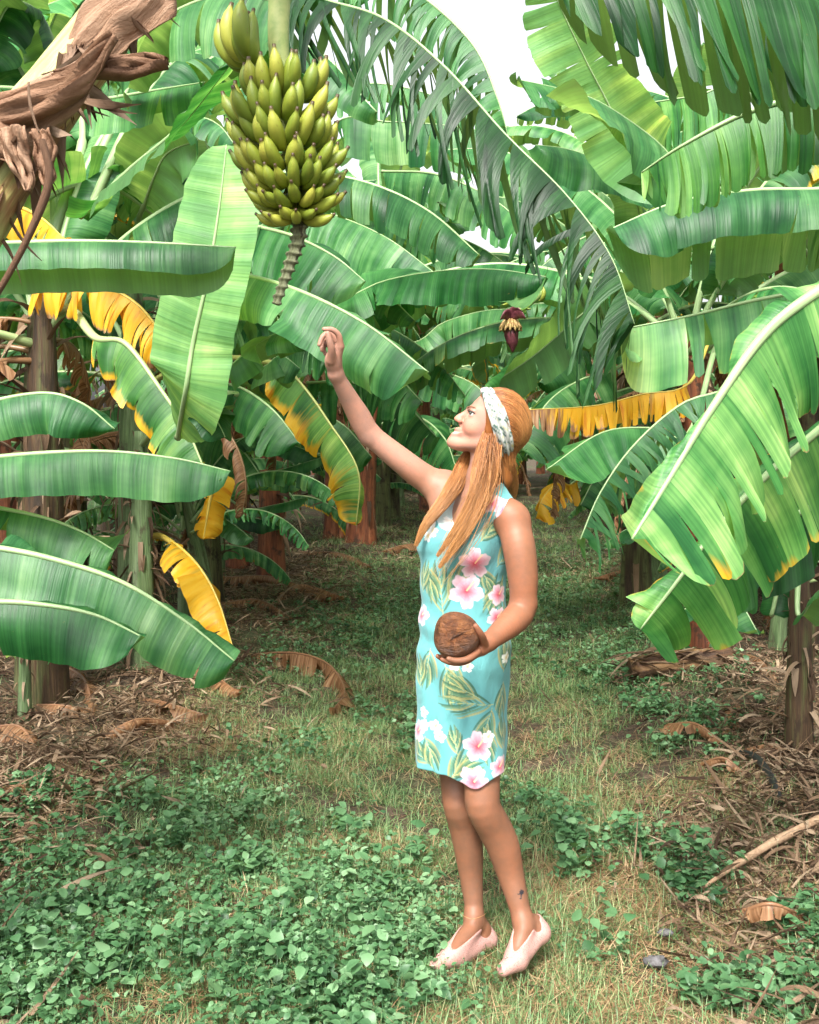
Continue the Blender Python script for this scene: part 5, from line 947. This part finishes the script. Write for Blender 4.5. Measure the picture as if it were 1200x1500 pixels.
    pxl = V[:, 0]/V[:, 1]*F+CX; pyl = HY-(V[:, 2]-CAMH)/V[:, 1]*F
    fair = np.array([.37, .208, .150]); tan = np.array([.195, .095, .053]); mid = np.array([.29, .150, .095])
    t = np.clip((V[:, 2]-.45)/.9, 0, 1)[:, None]; c = tan*(1-t)+mid*t
    hz = np.clip((V[:, 2]-1.44)/.06, 0, 1)[:, None]; c = c*(1-hz)+fair*hz
    armL = ((V[:, 0] > .24) & (V[:, 2] > .85)) | ((V[:, 1] < 3.12) & (V[:, 2] > .8) & (V[:, 2] < 1.2)); c[armL] = c[armL]*[.92, .80, .70]
    def spot(px, py, rx, ry, col, k, lat=None):
        nonlocal c
        w_ = np.exp(-((pxl-px)/rx)**2-((pyl-py)/ry)**2)*(V[:, 2] > 1.3)*k
        if lat is not None: w_ = w_*np.exp(-((HDD-V[:, 1]-lat[0])/lat[1])**2)
        c = c*(1-w_[:, None])+np.array(col)*w_[:, None]
    spot(690, 628, 11, 8, (.66, .26, .17), .45); spot(670, 614, 6, 5, (.66, .28, .19), .45)
    for py_, k_ in ((629.8, 1.7), (637.6, 2.0)): spot(667, py_, 10, k_, (.46, .13, .10), .9)
    spot(668, 633.5, 5, 1.2, (.62, .55, .50), .8); spot(675, 635.2, 2.6, .9, (.22, .07, .05), .7); spot(677, 620, 1.6, 1.4, (.20, .07, .04), .5)
    spot(693, 606, 8, 4, (.46, .24, .16), .3)
    # the small dark rose on the near calf
    tx, ty = 764.5, 1307.0
    fade = ((pxl-tx)/3.1)**2+((pyl-ty)/3.4)**2 < 1; fade |= (np.abs(pxl-(tx-1.5)-(1315-pyl)*.25) < 1.1) & (pyl > 1308) & (pyl < 1318); fade |= ((pxl-tx+4.5)/2.4)**2+((pyl-1310)/1.2)**2 < 1
    fade &= (V[:, 1] < 3.228) & (V[:, 2] < .4); c[fade] = (.02, .02, .025)
    col = np.concatenate([c, np.ones((len(c), 1))], 1)
    o = mobj('body', V, Q, skin_material(), person, col=col); return s
def feet():
    near = [(P(767, 1350, 3.19), P(782, 1362, 3.20), .030, .027), (P(784, 1350, 3.215), P(793, 1368, 3.205), .021, .023), (P(792, 1364, 3.2), P(760, 1402, 3.14), .023, .027), (P(768, 1362, 3.17), P(754, 1402, 3.13), .027, .025), (P(757, 1406, 3.12), P(738, 1420, 3.085), .027, .016)]
    farf = [(P(694, 1344, 3.29), P(705, 1362, 3.30), .028, .026), (P(707, 1358, 3.31), P(716, 1376, 3.31), .020, .023), (P(713, 1376, 3.31), P(672, 1400, 3.20), .023, .029), (P(692, 1358, 3.27), P(664, 1396, 3.18), .026, .025), (P(664, 1400, 3.19), P(636, 1416, 3.14), .026, .015)]
    return near, farf
BODY = make_body()

def paint_dress(u, v):
    """the print: u metres across the front (0 = nearest line to the camera), v height. colours in linear"""
    rng = np.random.default_rng(4); base = np.array([.11, .335, .345]); c = np.tile(base, (len(u), 1)); c = c*(1+.03*np.sin(u*9+v*5))[:, None]
    cell_r = np.random.default_rng(11)
    def blend(m, col): nonlocal c; c = c*(1-m[:, None])+np.array(col)*m[:, None]
    def sm(x, w_): return np.clip(.5-x/w_, 0, 1)
    def frond(u0, v0, ang, L, n=6, spread=.75, col=((.05, .14, .08), (.36, .36, .15), (.12, .24, .13)), wl=.0036):
        near = (np.abs(u-u0) < L*1.3) & (np.abs(v-v0) < L*1.3)
        if not near.any(): return
        uu, vv = u[near]-u0, v[near]-v0
        dx, dy = math.cos(ang), math.sin(ang); m = np.zeros(len(uu)); cc = np.zeros((len(uu), 3))
        for k in range(n):
            for sd_ in (-1, 1):
                q = (k+.5)/n; bx, by = dx*L*.75*q, dy*L*.75*q; a = ang+sd_*(spread*(1-.45*q)); l = L*.80*(1-.35*q)
                lx, ly = math.cos(a), math.sin(a); s_ = (uu-bx)*lx+(vv-by)*ly; t_ = -(uu-bx)*ly+(vv-by)*lx; t_ = t_-sd_*(-.9)*s_*s_/max(l, .01)*.35
                wd_ = wl*np.sqrt(np.clip(s_/l, 0, 1)*np.clip(1-s_/l, 0, 1)*4)*(1 if s_ is not None else 0)
                e = sm(np.abs(t_)-wd_, .0018)*(s_ > 0)*(s_ < l); pick = col[(k+(sd_ > 0)) % len(col)]
                half = np.where(t_ > 0, 1., .75)[:, None]; cc = np.where(e[:, None] > m[:, None]*.98, np.array(pick)*half, cc); m = np.maximum(m, e)
        rr = sm(np.abs(-uu*dy+vv*dx)-.0012, .0016)*((uu*dx+vv*dy) > 0)*((uu*dx+vv*dy) < L); cc = np.where(rr[:, None] > .5, np.array((.42, .45, .18)), cc); m = np.maximum(m, rr)
        c[near] = c[near]*(1-.9*m[:, None])+cc*.9*m[:, None]
    def flower(u0, v0, r, rot, inner=(.58, .02, .05), outer=(.64, .28, .35), edge=(.72, .56, .61)):
        uu, vv = u-u0, v-v0; rad = np.hypot(uu, vv); th = np.arctan2(vv, uu)+rot; ph = (th % (2*math.pi/5))/(2*math.pi/5)-.5
        lim = r*(.62+.42*np.cos(ph*math.pi)**.7)*(1+.05*np.sin(th*13)); m = sm(rad-lim, .003); q = np.clip(rad/np.maximum(lim, 1e-6), 0, 1)[:, None]
        col = np.where(q < .5, np.array(inner)*(1-q*2)+np.array(outer)*q*2, np.array(outer)*(2-2*q)+np.array(edge)*(2*q-1)); col = col*(1-.16*(np.abs(ph) > .42))[:, None]*(1-.10*(np.sin(ph*60) > .5)*(q[:, 0] < .7))[:, None]
        c[:] = c*(1-m[:, None])+col*m[:, None]
        st = sm(np.abs(-uu*math.sin(.9)+vv*math.cos(.9))-.0018, .002)*((uu*math.cos(.9)+vv*math.sin(.9)) > 0)*((uu*math.cos(.9)+vv*math.sin(.9)) < r*.75); c[:] = c*(1-st[:, None])+np.array((.85, .55, .30))*st[:, None]
    def plum(u0, v0, r): flower(u0, v0, r, .5, (.80, .62, .15), (.90, .88, .78), (.93, .93, .90))
    W_ = lambda px, py: ((px-678)*.00204, CAMH-(py-HY)*3.2/F)
    for (px, py, ang, L) in [(700, 790, 40, .07), (648, 900, 95, .13), (655, 880, 60, .12), (630, 950, -100, .10), (665, 965, -95, .10), (650, 970, -75, .11), (715, 900, 75, .10), (725, 830, 50, .10), (735, 850, -120, .09), (720, 1030, 175, .13), (700, 1020, 150, .10), (718, 1035, -110, .10),
                             (705, 1060, -80, .09), (655, 1140, 60, .09), (630, 1120, 140, .09), (660, 1130, 20, .08), (735, 985, 80, .09), (738, 1000, -95, .09), (742, 930, 100, .08), (622, 1080, -70, .08), (626, 830, -80, .09), (690, 780, 150, .06), (735, 1100, 90, .08), (612, 870, 80, .08), (700, 830, -60, .07), (612, 1010, 100, .08), (668, 1100, 100, .07)]:
        a, b = W_(px, py); frond(a, b, R(ang), L)
    for (px, py, r, ro) in [(692, 822, .046, .3), (681, 864, .050, .9), (697, 1088, .043, .2), (691, 1138, .045, .8), (728, 872, .03, 0), (733, 745, .03, .4), (726, 905, .03, 1), (728, 1120, .028, .4), (609, 905, .03, .5), (606, 1075, .03, .2), (716, 735, .03, .2)]: flower(*W_(px, py), r, ro)
    for (px, py) in [(626, 768), (623, 786), (632, 778), (618, 1045), (620, 1063), (637, 1062), (643, 1075), (664, 970), (682, 972), (740, 965), (712, 1075)]: plum(*W_(px, py), .017)
    return c
def make_dress():
    s = Sdf(); ax = [LT_, FW, UPZ]
    def table(z, T_): return np.interp(z, [t[0] for t in T_], [t[1] for t in T_])
    zs = lambda py: CAMH-(py-HY)*3.27/F
    # (height, centre px, half width px towards either side) of the silhouette, turned into an oval loft
    rows = [(1175, 671, 65, .118), (1145, 671, 65, .118), (1050, 675, 65, .116), (970, 678, 67, .118), (930, 678, 65, .112), (880, 676, 59, .100), (840, 677, 60, .100), (805, 678, 64, .112), (785, 680, 64, .112), (760, 684, 56, .092), (730, 694, 42, .070), (700, 700, 30, .05)]
    rz = np.array([zs(r[0]) for r in rows]); o_ = np.argsort(rz); rz = rz[o_]; rc = np.array([(r[1]-CX)/F*3.27 for r in rows])[o_]; rw = np.array([r[2]/F*3.27 for r in rows])[o_]; rd = np.array([r[3] for r in rows])[o_]
    cy0 = 3.28
    def loft(q, off=0.):
        z = q[:, 2]; cx = np.interp(z, rz, rc); hw = np.interp(z, rz, rw)+off; hd = np.interp(z, rz, rd)+off
        x = q[:, 0]-cx; y = q[:, 1]-cy0; th = np.arctan2(y, x); low = np.clip((1.05-z)/.5, 0, 1)
        fold = low*(.0085*np.sin(th*7+z*3)+.0045*np.sin(th*13-z*5+1))+.0052*np.sin((z+x*.45)*62+2*np.sin(x*14))*np.exp(-((z-.98)/.10)**2)+.0045*np.sin((z-x*.8)*48+1.5*np.sin(z*20))*np.exp(-((z-1.18)/.09)**2)+.0030*np.sin((z*.5+x)*70)*np.exp(-((z-.75)/.2)**2)
        k0 = np.sqrt((x/hw)**2+(y/hd)**2); k1 = np.sqrt((x/hw**2)**2+(y/hd**2)**2)+1e-6; return k0*(k0-1)/k1-fold
    s.fn(loft, (0.15, 3.28, 1.0), .6)
    for g in (1, -1): s.ell(P(690, 796, 3.28)+FW*.066+LT_*.060*g, (.056, .048, .054), .05, ax)
    nb_ = len(s.p); torso(s, .006)
    s.chain([P(698, 985, 3.27), P(703, 1090, 3.235), P(706, 1150, 3.21)], [.082, .073, .066], .02); nc = len(s.p)
    # cuts: neckline, arm holes, hem, hollow skirt
    nk = P(694, 716, 3.25); s.ell(nk+FW*.05, (.080, .16, .122), .004, ax, sub=True); s.ell(P(707, 690, 3.30), (.082, .12, .075), .004, ax, sub=True)
    s.ell(SHL+[.030, -.018, -.030], (.068, .085, .098), .004, sub=True); s.cone(SHL+[.05, -.02, -.02], SHL+[.16, -.02, .0], .075, .12, .004, sub=True)
    s.ell(SHR+[-.020, .00, .01], (.095, .13, .115), .004, sub=True); s.ell(P(640, 700, 3.33), (.055, .16, .075), .004, sub=True)
    hemz = CAMH-(1139-HY)*3.165/F
    def hem(q): return q[:, 2]-(hemz+.008-.036*np.exp(-((q[:, 0]-.185)/.055)**2)*(q[:, 1] < 3.3)+.002*np.sin(q[:, 0]*60))
    s.fn(hem, (0.15, 3.28, .4), .6, .003, True)
    def hollow(q): return np.maximum(loft(q, -.007), q[:, 2]-(hemz+.30))
    s.fn(hollow, (0.15, 3.28, .6), .6, .003, True)
    V, Q = s.mesh(.0026, (-.01, 3.02, .42), (.345, 3.50, 1.45), smooth=1)
    # unrolled coordinates for the print
    nrm_u = np.zeros(len(V)); z = V[:, 2]; cx = np.interp(z, rz, rc); hw = np.interp(z, rz, rw); hd = np.interp(z, rz, rd)
    th = np.arctan2(V[:, 0]-cx, -(V[:, 1]-cy0)); u = .5*((V[:, 0]-cx)/1.0)+.5*th*(hw+hd)/2; cx0 = (678-CX)/F*3.27; u = np.where(np.abs(th) < 1.0, V[:, 0]-cx0+(0), np.sign(th)*(np.sin(1.0)*hw+(np.abs(th)-1.0)*(hw+hd)/2)+(cx-cx0))
    c = paint_dress(u, z*1.0-.0)
    # pale facing along the edges of neckline and arm holes
    d1 = s.p[-4][0](V) if False else None
    for f_ in [p_[0] for p_ in s.p[nc:nc+5]]:
        e = np.abs(f_(V)) < .0024; c[e] = c[e]*.4+np.array((.75, .82, .84))*.6
    m = M_('dress_cloth'); at = m.attr(); wv = m.noise(m.coord('Object'), 600, 2); wr = m.noise(m.mapping(m.coord('Object'), (9, 9, 5)), 2.5, 3, .5, .6)
    m.p(Base_Color=at.outputs['Color'], Roughness=.72, Specular_IOR_Level=.25, Sheen_Weight=.15); m.bump(m.math('ADD', m.math('MULTIPLY', wv, .10), wr), .5, .012); m.translucent(at.outputs['Color'], .08)
    mobj('dress', V, Q, m.m, person, col=np.concatenate([c, np.ones((len(c), 1))], 1))
make_dress()

def hair_material():
    m = M_('hair'); uv = m.coord('UV'); at = m.attr(); ch = m.sep(at.outputs['Color'])
    n = m.noise(m.mapping(m.coord('Object'), (60, 60, 8)), 2.0, 3); f = m.math('ADD', m.math('MULTIPLY', ch[1], .75), m.math('MULTIPLY', n, .25))
    c = m.ramp(f, [(.15, (.055, .018, .006)), (.38, (.22, .072, .017)), (.60, (.41, .160, .045)), (.85, (.62, .34, .13))]); tipc = m.mix(m.math('MULTIPLY', ch[0], .55), c, (.52, .28, .10))
    m.p(Base_Color=tipc, Roughness=.42, Specular_IOR_Level=.45, Anisotropic=.4); return m.m
def strands(paths, rng, seg=14):
    """paths: list of (n,3) arrays; each becomes a thin three-sided tube, all of equal sampling"""
    Pp = np.stack([catmull(p, seg)[0] for p in paths]); n = len(Pp); T = norm(np.gradient(Pp, axis=1)); X = norm(np.cross(T, rng.normal(0, 1, (n, 1, 3)))); Y = np.cross(X, T)
    t = np.linspace(0, 1, seg); r = (.00062*np.interp(t, [0, .1, .8, 1], [.8, 1, .8, .25]))[None]*rng.uniform(.7, 1.5, (n, 1)); V = []
    for k in range(3): a = k*2.0944; V.append(Pp+(X*math.cos(a)+Y*math.sin(a))*r[..., None])
    V = np.stack(V, 2); f = grid_faces(seg, 3, wrap=True); Fs = (f[None]+(np.arange(n)*seg*3)[:, None, None]).reshape(-1, 4)
    col = np.zeros((n, seg, 3, 4)); cl_ = .12*np.sin(Pp[:, 0, 0]*260+Pp[:, 0, 1]*190)+.10*np.sin(Pp[:, seg//2, 0]*170+Pp[:, seg//2, 2]*120); col[..., 1] = np.clip(rng.normal(.46, .13, n)+cl_*.5, .1, 1)[:, None, None]; col[..., 0] = t[None, :, None]
    return V.reshape(-1, 3), Fs, col.reshape(-1, 4)
def make_hair():
    rng = np.random.default_rng(21); HM = hair_material()
    s = Sdf(); s.ell(Hd(738, 617), (.076, .086, .087), .02); s.ell(Hd(727, 612), (.085, .080, .086), .02); s.ell(Hd(748, 628), (.056, .074, .064), .02)
    s.cone(Hd(712, 634, .052), Hd(712, 655, .050), .016, .020, .02); s.cone(Hd(712, 634, -.052), Hd(712, 655, -.050), .016, .020, .02)
    s.cone(Hd(728, 650), Hd(730, 700), .050, .046, .03)
    s.ell(Hd(690, 612), (.052, .10, .075), .01, sub=True)
    def front(q):          # keep only what lies behind the hair line
        x = q[:, 0]-Hd(708, 640)[0]; z = q[:, 2]-Hd(708, 640)[2]; return -((x*.90+z*.36))
    s.fn(lambda q: (lambda x, z: (x*.93+z*.36))(q[:, 0]-Hd(706, 628)[0], q[:, 2]-Hd(706, 628)[2]), Hd(706, 628), .3, .006, True)
    V, Q = s.mesh(.0035, (.12, 3.10, 1.38), (.42, 3.42, 1.78), smooth=2)
    col = np.zeros((len(V), 4)); col[:, 1] = .32; hb = mobj('hair', V, Q, HM, person, col=col)
    paths = []
    # over the crown: swept back from the band to the gather behind
    gth = Hd(754, 655)
    c0 = Hd(738, 617); rad_ = np.array([.0815, .0905, .0925])
    CP = []
    for k in range(5200):
        a_ = rng.uniform(0, 1); g = rng.choice([-1, 1]); lat = .088*math.sin(a_*math.pi)*g; q = np.linspace(0, 1, 9)[:, None]
        sp_ = Hd(np.interp(a_, [0, .5, 1], [722, 737, 748]), np.interp(a_, [0, .5, 1], [574, 611, 654]), lat); st = norm(sp_-c0); ep_ = Hd(754+rng.normal()*3, 661, lat*.55); en = norm(ep_-c0)
        out_ = norm((st+en)/2+np.array([.9*(1-a_)+.12, 0, .35*(1-a_)])+rng.normal(0, .05, 3)); md_ = out_
        d_ = norm((1-q)**2*st+2*q*(1-q)*md_+q*q*en+.012*rng.normal(size=(9, 3))*0); CP.append(d_)
    CP = np.array(CP); dd = CP.reshape(-1, 3); pp = c0+dd*.10
    for _ in range(7): pp = pp-dd*(s.ev(pp)[:, None]-0)*.9
    lift = np.tile(np.interp(np.linspace(0, 1, 9), [0, .1, .9, 1], [.001, .002, .002, -.006]), len(CP))[:, None]+np.repeat(rng.normal(0, .0012, len(CP)), 9)[:, None]
    pp = (pp+dd*lift).reshape(len(CP), 9, 3); paths = list(pp)
    def lock(g, radii, n, spread=1., wav=.004, flat=.6, j0=0.):
        g = np.array(g); G_, L = catmull(g, 16); rr = np.interp(np.linspace(0, 1, 16), np.linspace(0, 1, len(radii)), radii); T = norm(np.gradient(G_, axis=0)); X = norm(np.cross(T, (0, -1, 0))); Y = np.cross(X, T)
        for k in range(n):
            a = rng.uniform(0, 6.28); r_ = math.sqrt(rng.uniform(.05, 1)); ph = rng.uniform(0, 6.28); w_ = rng.uniform(.3, 1)*wav; cut = 1-.5*rng.random()**2; cl = np.floor(rng.uniform(0, 7)); t = np.linspace(0, cut, 16)
            q = np.stack([np.interp(t, np.linspace(0, 1, 16), A_) for A_ in (*G_.T, *X.T, *Y.T, rr)], 1)
            o = q[:, 3:6]*(math.cos(a)*r_*q[:, 9:10]+(w_*np.sin(t*9+ph+cl))[:, None])+q[:, 6:9]*(math.sin(a)*r_*flat*q[:, 9:10]+(w_*np.cos(t*7+ph))[:, None]); paths.append(q[:, :3]+o)
    lock([P(727, 640, 3.215), P(722, 665, 3.185), P(714, 700, 3.17), P(703, 735, 3.145), P(680, 780, 3.12), P(643, 832, 3.115)], [.016, .028, .026, .018, .013, .002], 3600, flat=.5)
    lock([P(716, 627, 3.215), P(707, 655, 3.20), P(700, 690, 3.18), P(694, 730, 3.15), P(668, 775, 3.13), P(640, 815, 3.12)], [.010, .016, .018, .014, .009, .002], 1300)
    lock([P(692, 655, 3.33), P(679, 680, 3.30), P(668, 708, 3.26), P(648, 738, 3.22), P(624, 768, 3.195), P(609, 800, 3.19)], [.012, .020, .024, .018, .012, .003], 2200)
    lock([P(737, 655, 3.23), P(740, 685, 3.25), P(746, 712, 3.29), P(748, 735, 3.32)], [.030, .034, .028, .014], 800)
    lock([P(700, 640, 3.34), P(694, 670, 3.34), P(690, 700, 3.32), P(690, 730, 3.27)], [.02, .03, .03, .02], 500)
    lock([P(720, 636, 3.18), P(716, 690, 3.14), P(700, 740, 3.12), P(668, 800, 3.10), P(640, 850, 3.10)], [.01, .05, .055, .05, .035], 60, flat=.6, wav=.010)
    pass
    V, Fs, col = strands(paths, rng); st = mobj('strands', V, Fs, HM, hb, col=col)
make_hair()

def make_headband():
    A = Acc(); n = 120; a = np.linspace(0, 2*math.pi, n, endpoint=False); top, bot = Hd(714, 575), Hd(741, 667); c0 = (top+bot)/2; ua = (top-bot)/2; U_ = norm(ua); hl = np.linalg.norm(ua)+.004; fwd = norm(np.cross(U_, [0, 1, 0]));
    if fwd[0] > 0: fwd = -fwd
    V = []; C_ = []; m_ = 17; w = np.linspace(-1, 1, m_)
    for i in range(n):
        cs, sn = math.cos(a[i]), math.sin(a[i]); ctr = c0+U_*hl*cs+np.array([0, -1, 0])*.088*sn+fwd*(-.005*(1-abs(cs)**2)+.001); out = norm(U_*cs/hl*.0077+np.array([0, -1, 0])*sn/.088*.0077)
        hwid = .0265-.010*abs(cs)**4
        for j in range(m_):
            ph = a[i]*3.0; fold = .0035*math.sin(w[j]*7+ph*2)+.003*math.sin(w[j]*13-ph)
            V.append(ctr-fwd*(-w[j])*hwid+out*(.006*(1-w[j]**4)+fold)); x_, y_ = w[j]*3, a[i]*9
            v = math.sin(x_*1.3+y_*.9+1.5*math.sin(x_*.9))*math.sin(y_*1.25-x_*1.1+1.3*math.sin(y_)); st_ = math.sin(x_*6+y_*5) > -.2; C_.append((.025, .07, .055, 1) if v > .30 and st_ else ((.34, .31, .14, 1) if v < -.62 and st_ else (.36, .375, .35, 1)))
    V = np.array(V); m = M_('headband_cloth'); at = m.attr(); m.p(Base_Color=at.outputs['Color'], Roughness=.8, Specular_IOR_Level=.2); i = np.arange(n)[:, None]; j = np.arange(m_-1)[None]; f = np.stack([i*m_+j, ((i+1) % n)*m_+j, ((i+1) % n)*m_+j+1, i*m_+j+1], -1).reshape(-1, 4)
    o = mobj('headband', V, f, m.m, person, col=np.array(C_)); md = o.modifiers.new('t', 'SOLIDIFY'); md.thickness = .004; md.offset = 0; sb = o.modifiers.new('s', 'SUBSURF'); sb.levels = sb.render_levels = 1; o['label'] = 'white headband with green leaf print'
    V, fs, uv = tube([Hd(712, 580, -.022), Hd(711, 574, -.008), Hd(711, 573, .010), Hd(714, 578, .024)], [.010, .015, .015, .010], 10, n=16, flat=.8, prof=lambda th, t: 1+.08*np.sin(4*th)); kn = mobj('knot', V, fs, simple('knot_cloth', (.74, .76, .73), .8, .2, 120, .3, (.35, .12, .14)), o, uv=uv)
make_headband()
def make_face_bits():
    WH = simple('eye_white', (.62, .60, .58), .25); IR = simple('iris', (.05, .06, .05), .15); DK = simple('lash', (.035, .018, .012), .6); BR = simple('eyebrow', (.20, .085, .04), .7)
    def ball(c, r, name, mat, par):
        nu, nv = 12, 16; th = np.linspace(0, math.pi, nu)[:, None]; ph = np.arange(nv)*2*math.pi/nv; V = np.stack([np.sin(th)*np.cos(ph), np.sin(th)*np.sin(ph), np.cos(th)+0*ph], -1).reshape(-1, 3)*r+c; return mobj(name, V, grid_faces(nu, nv, wrap=True), mat, par)
    for g in (1, -1):
        e = ball(Hd(692.2, 606.2, .0365*g), .0122, 'eye', WH, person); ball(Hd(688.9, 604.9, .0425*g), .0062, 'iris', IR, e)
        V, f, uv = tube([Hd(685.4, 603.6, .034*g), Hd(687.0, 602.4, .044*g), Hd(690.5, 603.4, .0500*g), Hd(697.5, 608.2, .0510*g)], [.0010, .0018, .0020, .0008], 6, n=14); mobj('eyelash', V, f, DK, person, uv=uv)
        V, f, uv = tube([Hd(686.5, 602.8, .044*g), Hd(683.0, 600.2, .048*g)], [.0012, .0004], 5, n=5); mobj('eyelash', V, f, DK, person, uv=uv)
        V, f, uv = tube([Hd(684.3, 598.2, .016*g), Hd(687.0, 596.0, .032*g), Hd(693.0, 596.6, .044*g), Hd(699.5, 601.5, .0515*g)], [.0024, .0030, .0024, .0008], 6, n=14, flat=.7); mobj('eyebrow', V, f, BR, person, uv=uv)
make_face_bits()
def make_shoes():
    m = M_('perforated_shoe'); vo = m.t.nodes.new('ShaderNodeTexVoronoi'); m.set(vo.inputs['Vector'], m.coord('Object')); vo.inputs['Scale'].default_value = 260; dots = m.ramp(vo.outputs['Distance'], [(.22, 0.), (.30, 1.)])
    m.p(Base_Color=m.mix(dots, (.20, .09, .075), (.42, .235, .205)), Roughness=.45); m.bump(dots, .4, .002)
    near, farf = feet()
    for k, (f, toe, heel, op0, op1) in enumerate(((near, P(738, 1420, 3.085), P(790, 1366, 3.2), P(778, 1330, 3.21), P(750, 1394, 3.09)), (farf, P(636, 1416, 3.14), P(713, 1376, 3.31), P(702, 1338, 3.31), P(660, 1388, 3.14)))):
        s = Sdf()
        for (a, b, ra, rb) in f[1:]: s.cone(a, b, ra+.0035, rb+.0035, .018)
        s.cone(op0, op1, .036, .017, .004, sub=True); ank = f[0][0]; s.ell(ank+[0, -.01, .025], (.036, .045, .045), .004, sub=True)
        lo = np.minimum(toe, heel)-.06; hi = np.maximum(toe, heel)+.06
        V, Q = s.mesh(.003, lo, hi, smooth=1); o = mobj('shoe', V, Q, m.m, person)
        c = toe*.62+f[4][0]*.38+np.array([0, 0, .022]); B = Acc()
        for q in (-1, 1): V, fs, uv = tube([c, c+np.array([.008*q, -.004, .004]), c+np.array([.012*q, -.002, -.002]), c+np.array([.006*q, 0, -.003]), c], [.0014, .0018, .0018, .0016, .0012], 6, n=16); B.add(V, fs, uv)
        B.obj('bow', m.m, o)
make_shoes()
V, f, uv = tube([P(674, 1336, 3.30), P(680, 1342, 3.245), P(692, 1346, 3.235), P(706, 1342, 3.25), P(713, 1337, 3.29)], [.0008]*3, 6, n=24); mobj('anklet', V, f, simple('gold_chain', (.34, .17, .07), .3), person, uv=uv)

def make_coconut():
    c0 = P(669, 929, 2.955); s = Sdf(); s.ell(c0, (.053, .050, .056), .01); s.ell(c0+[.006, 0, -.004], (.055, .048, .048), .03); s.ell(c0+[-.016, -.01, .022], (.036, .038, .034), .02); s.ell(c0+[-.020, -.012, -.018], (.037, .037, .038), .02)
    s.cone(c0+[-.045, -.045, .02], c0+[.000, -.060, .034], .002, .002, .006, sub=True); s.cone(c0+[-.022, -.056, -.010], c0+[.040, -.048, .020], .004, .003, .008, sub=True); s.cone(c0+[-.022, -.056, -.010], c0+[-.038, -.040, .036], .002, .002, .006, sub=True)
    V, Q = s.mesh(.0026, c0-.085, c0+.085, smooth=1); m = M_('coconut_husk'); co = m.coord('Object'); n = m.noise(co, 28, 6, .7, .8); n2 = m.noise(m.mapping(co, (30, 30, 120)), 1.5, 4, .7)
    base = m.ramp(n, [(.30, (.028, .009, .004)), (.48, (.13, .045, .015)), (.62, (.22, .085, .028)), (.78, (.38, .19, .09))]); geo = m.t.nodes.new('ShaderNodeTexGradient')
    m.p(Base_Color=base, Roughness=.36, Specular_IOR_Level=.55); m.bump(m.math('ADD', n, m.math('MULTIPLY', n2, .9)), 1.0, .014)
    o = mobj('coconut', V-c0, Q, m.m, None); o.location = tuple(c0); tag(o, 'rough brown glossy coconut held in the woman\'s hand against her dress', 'coconut')
make_coconut()
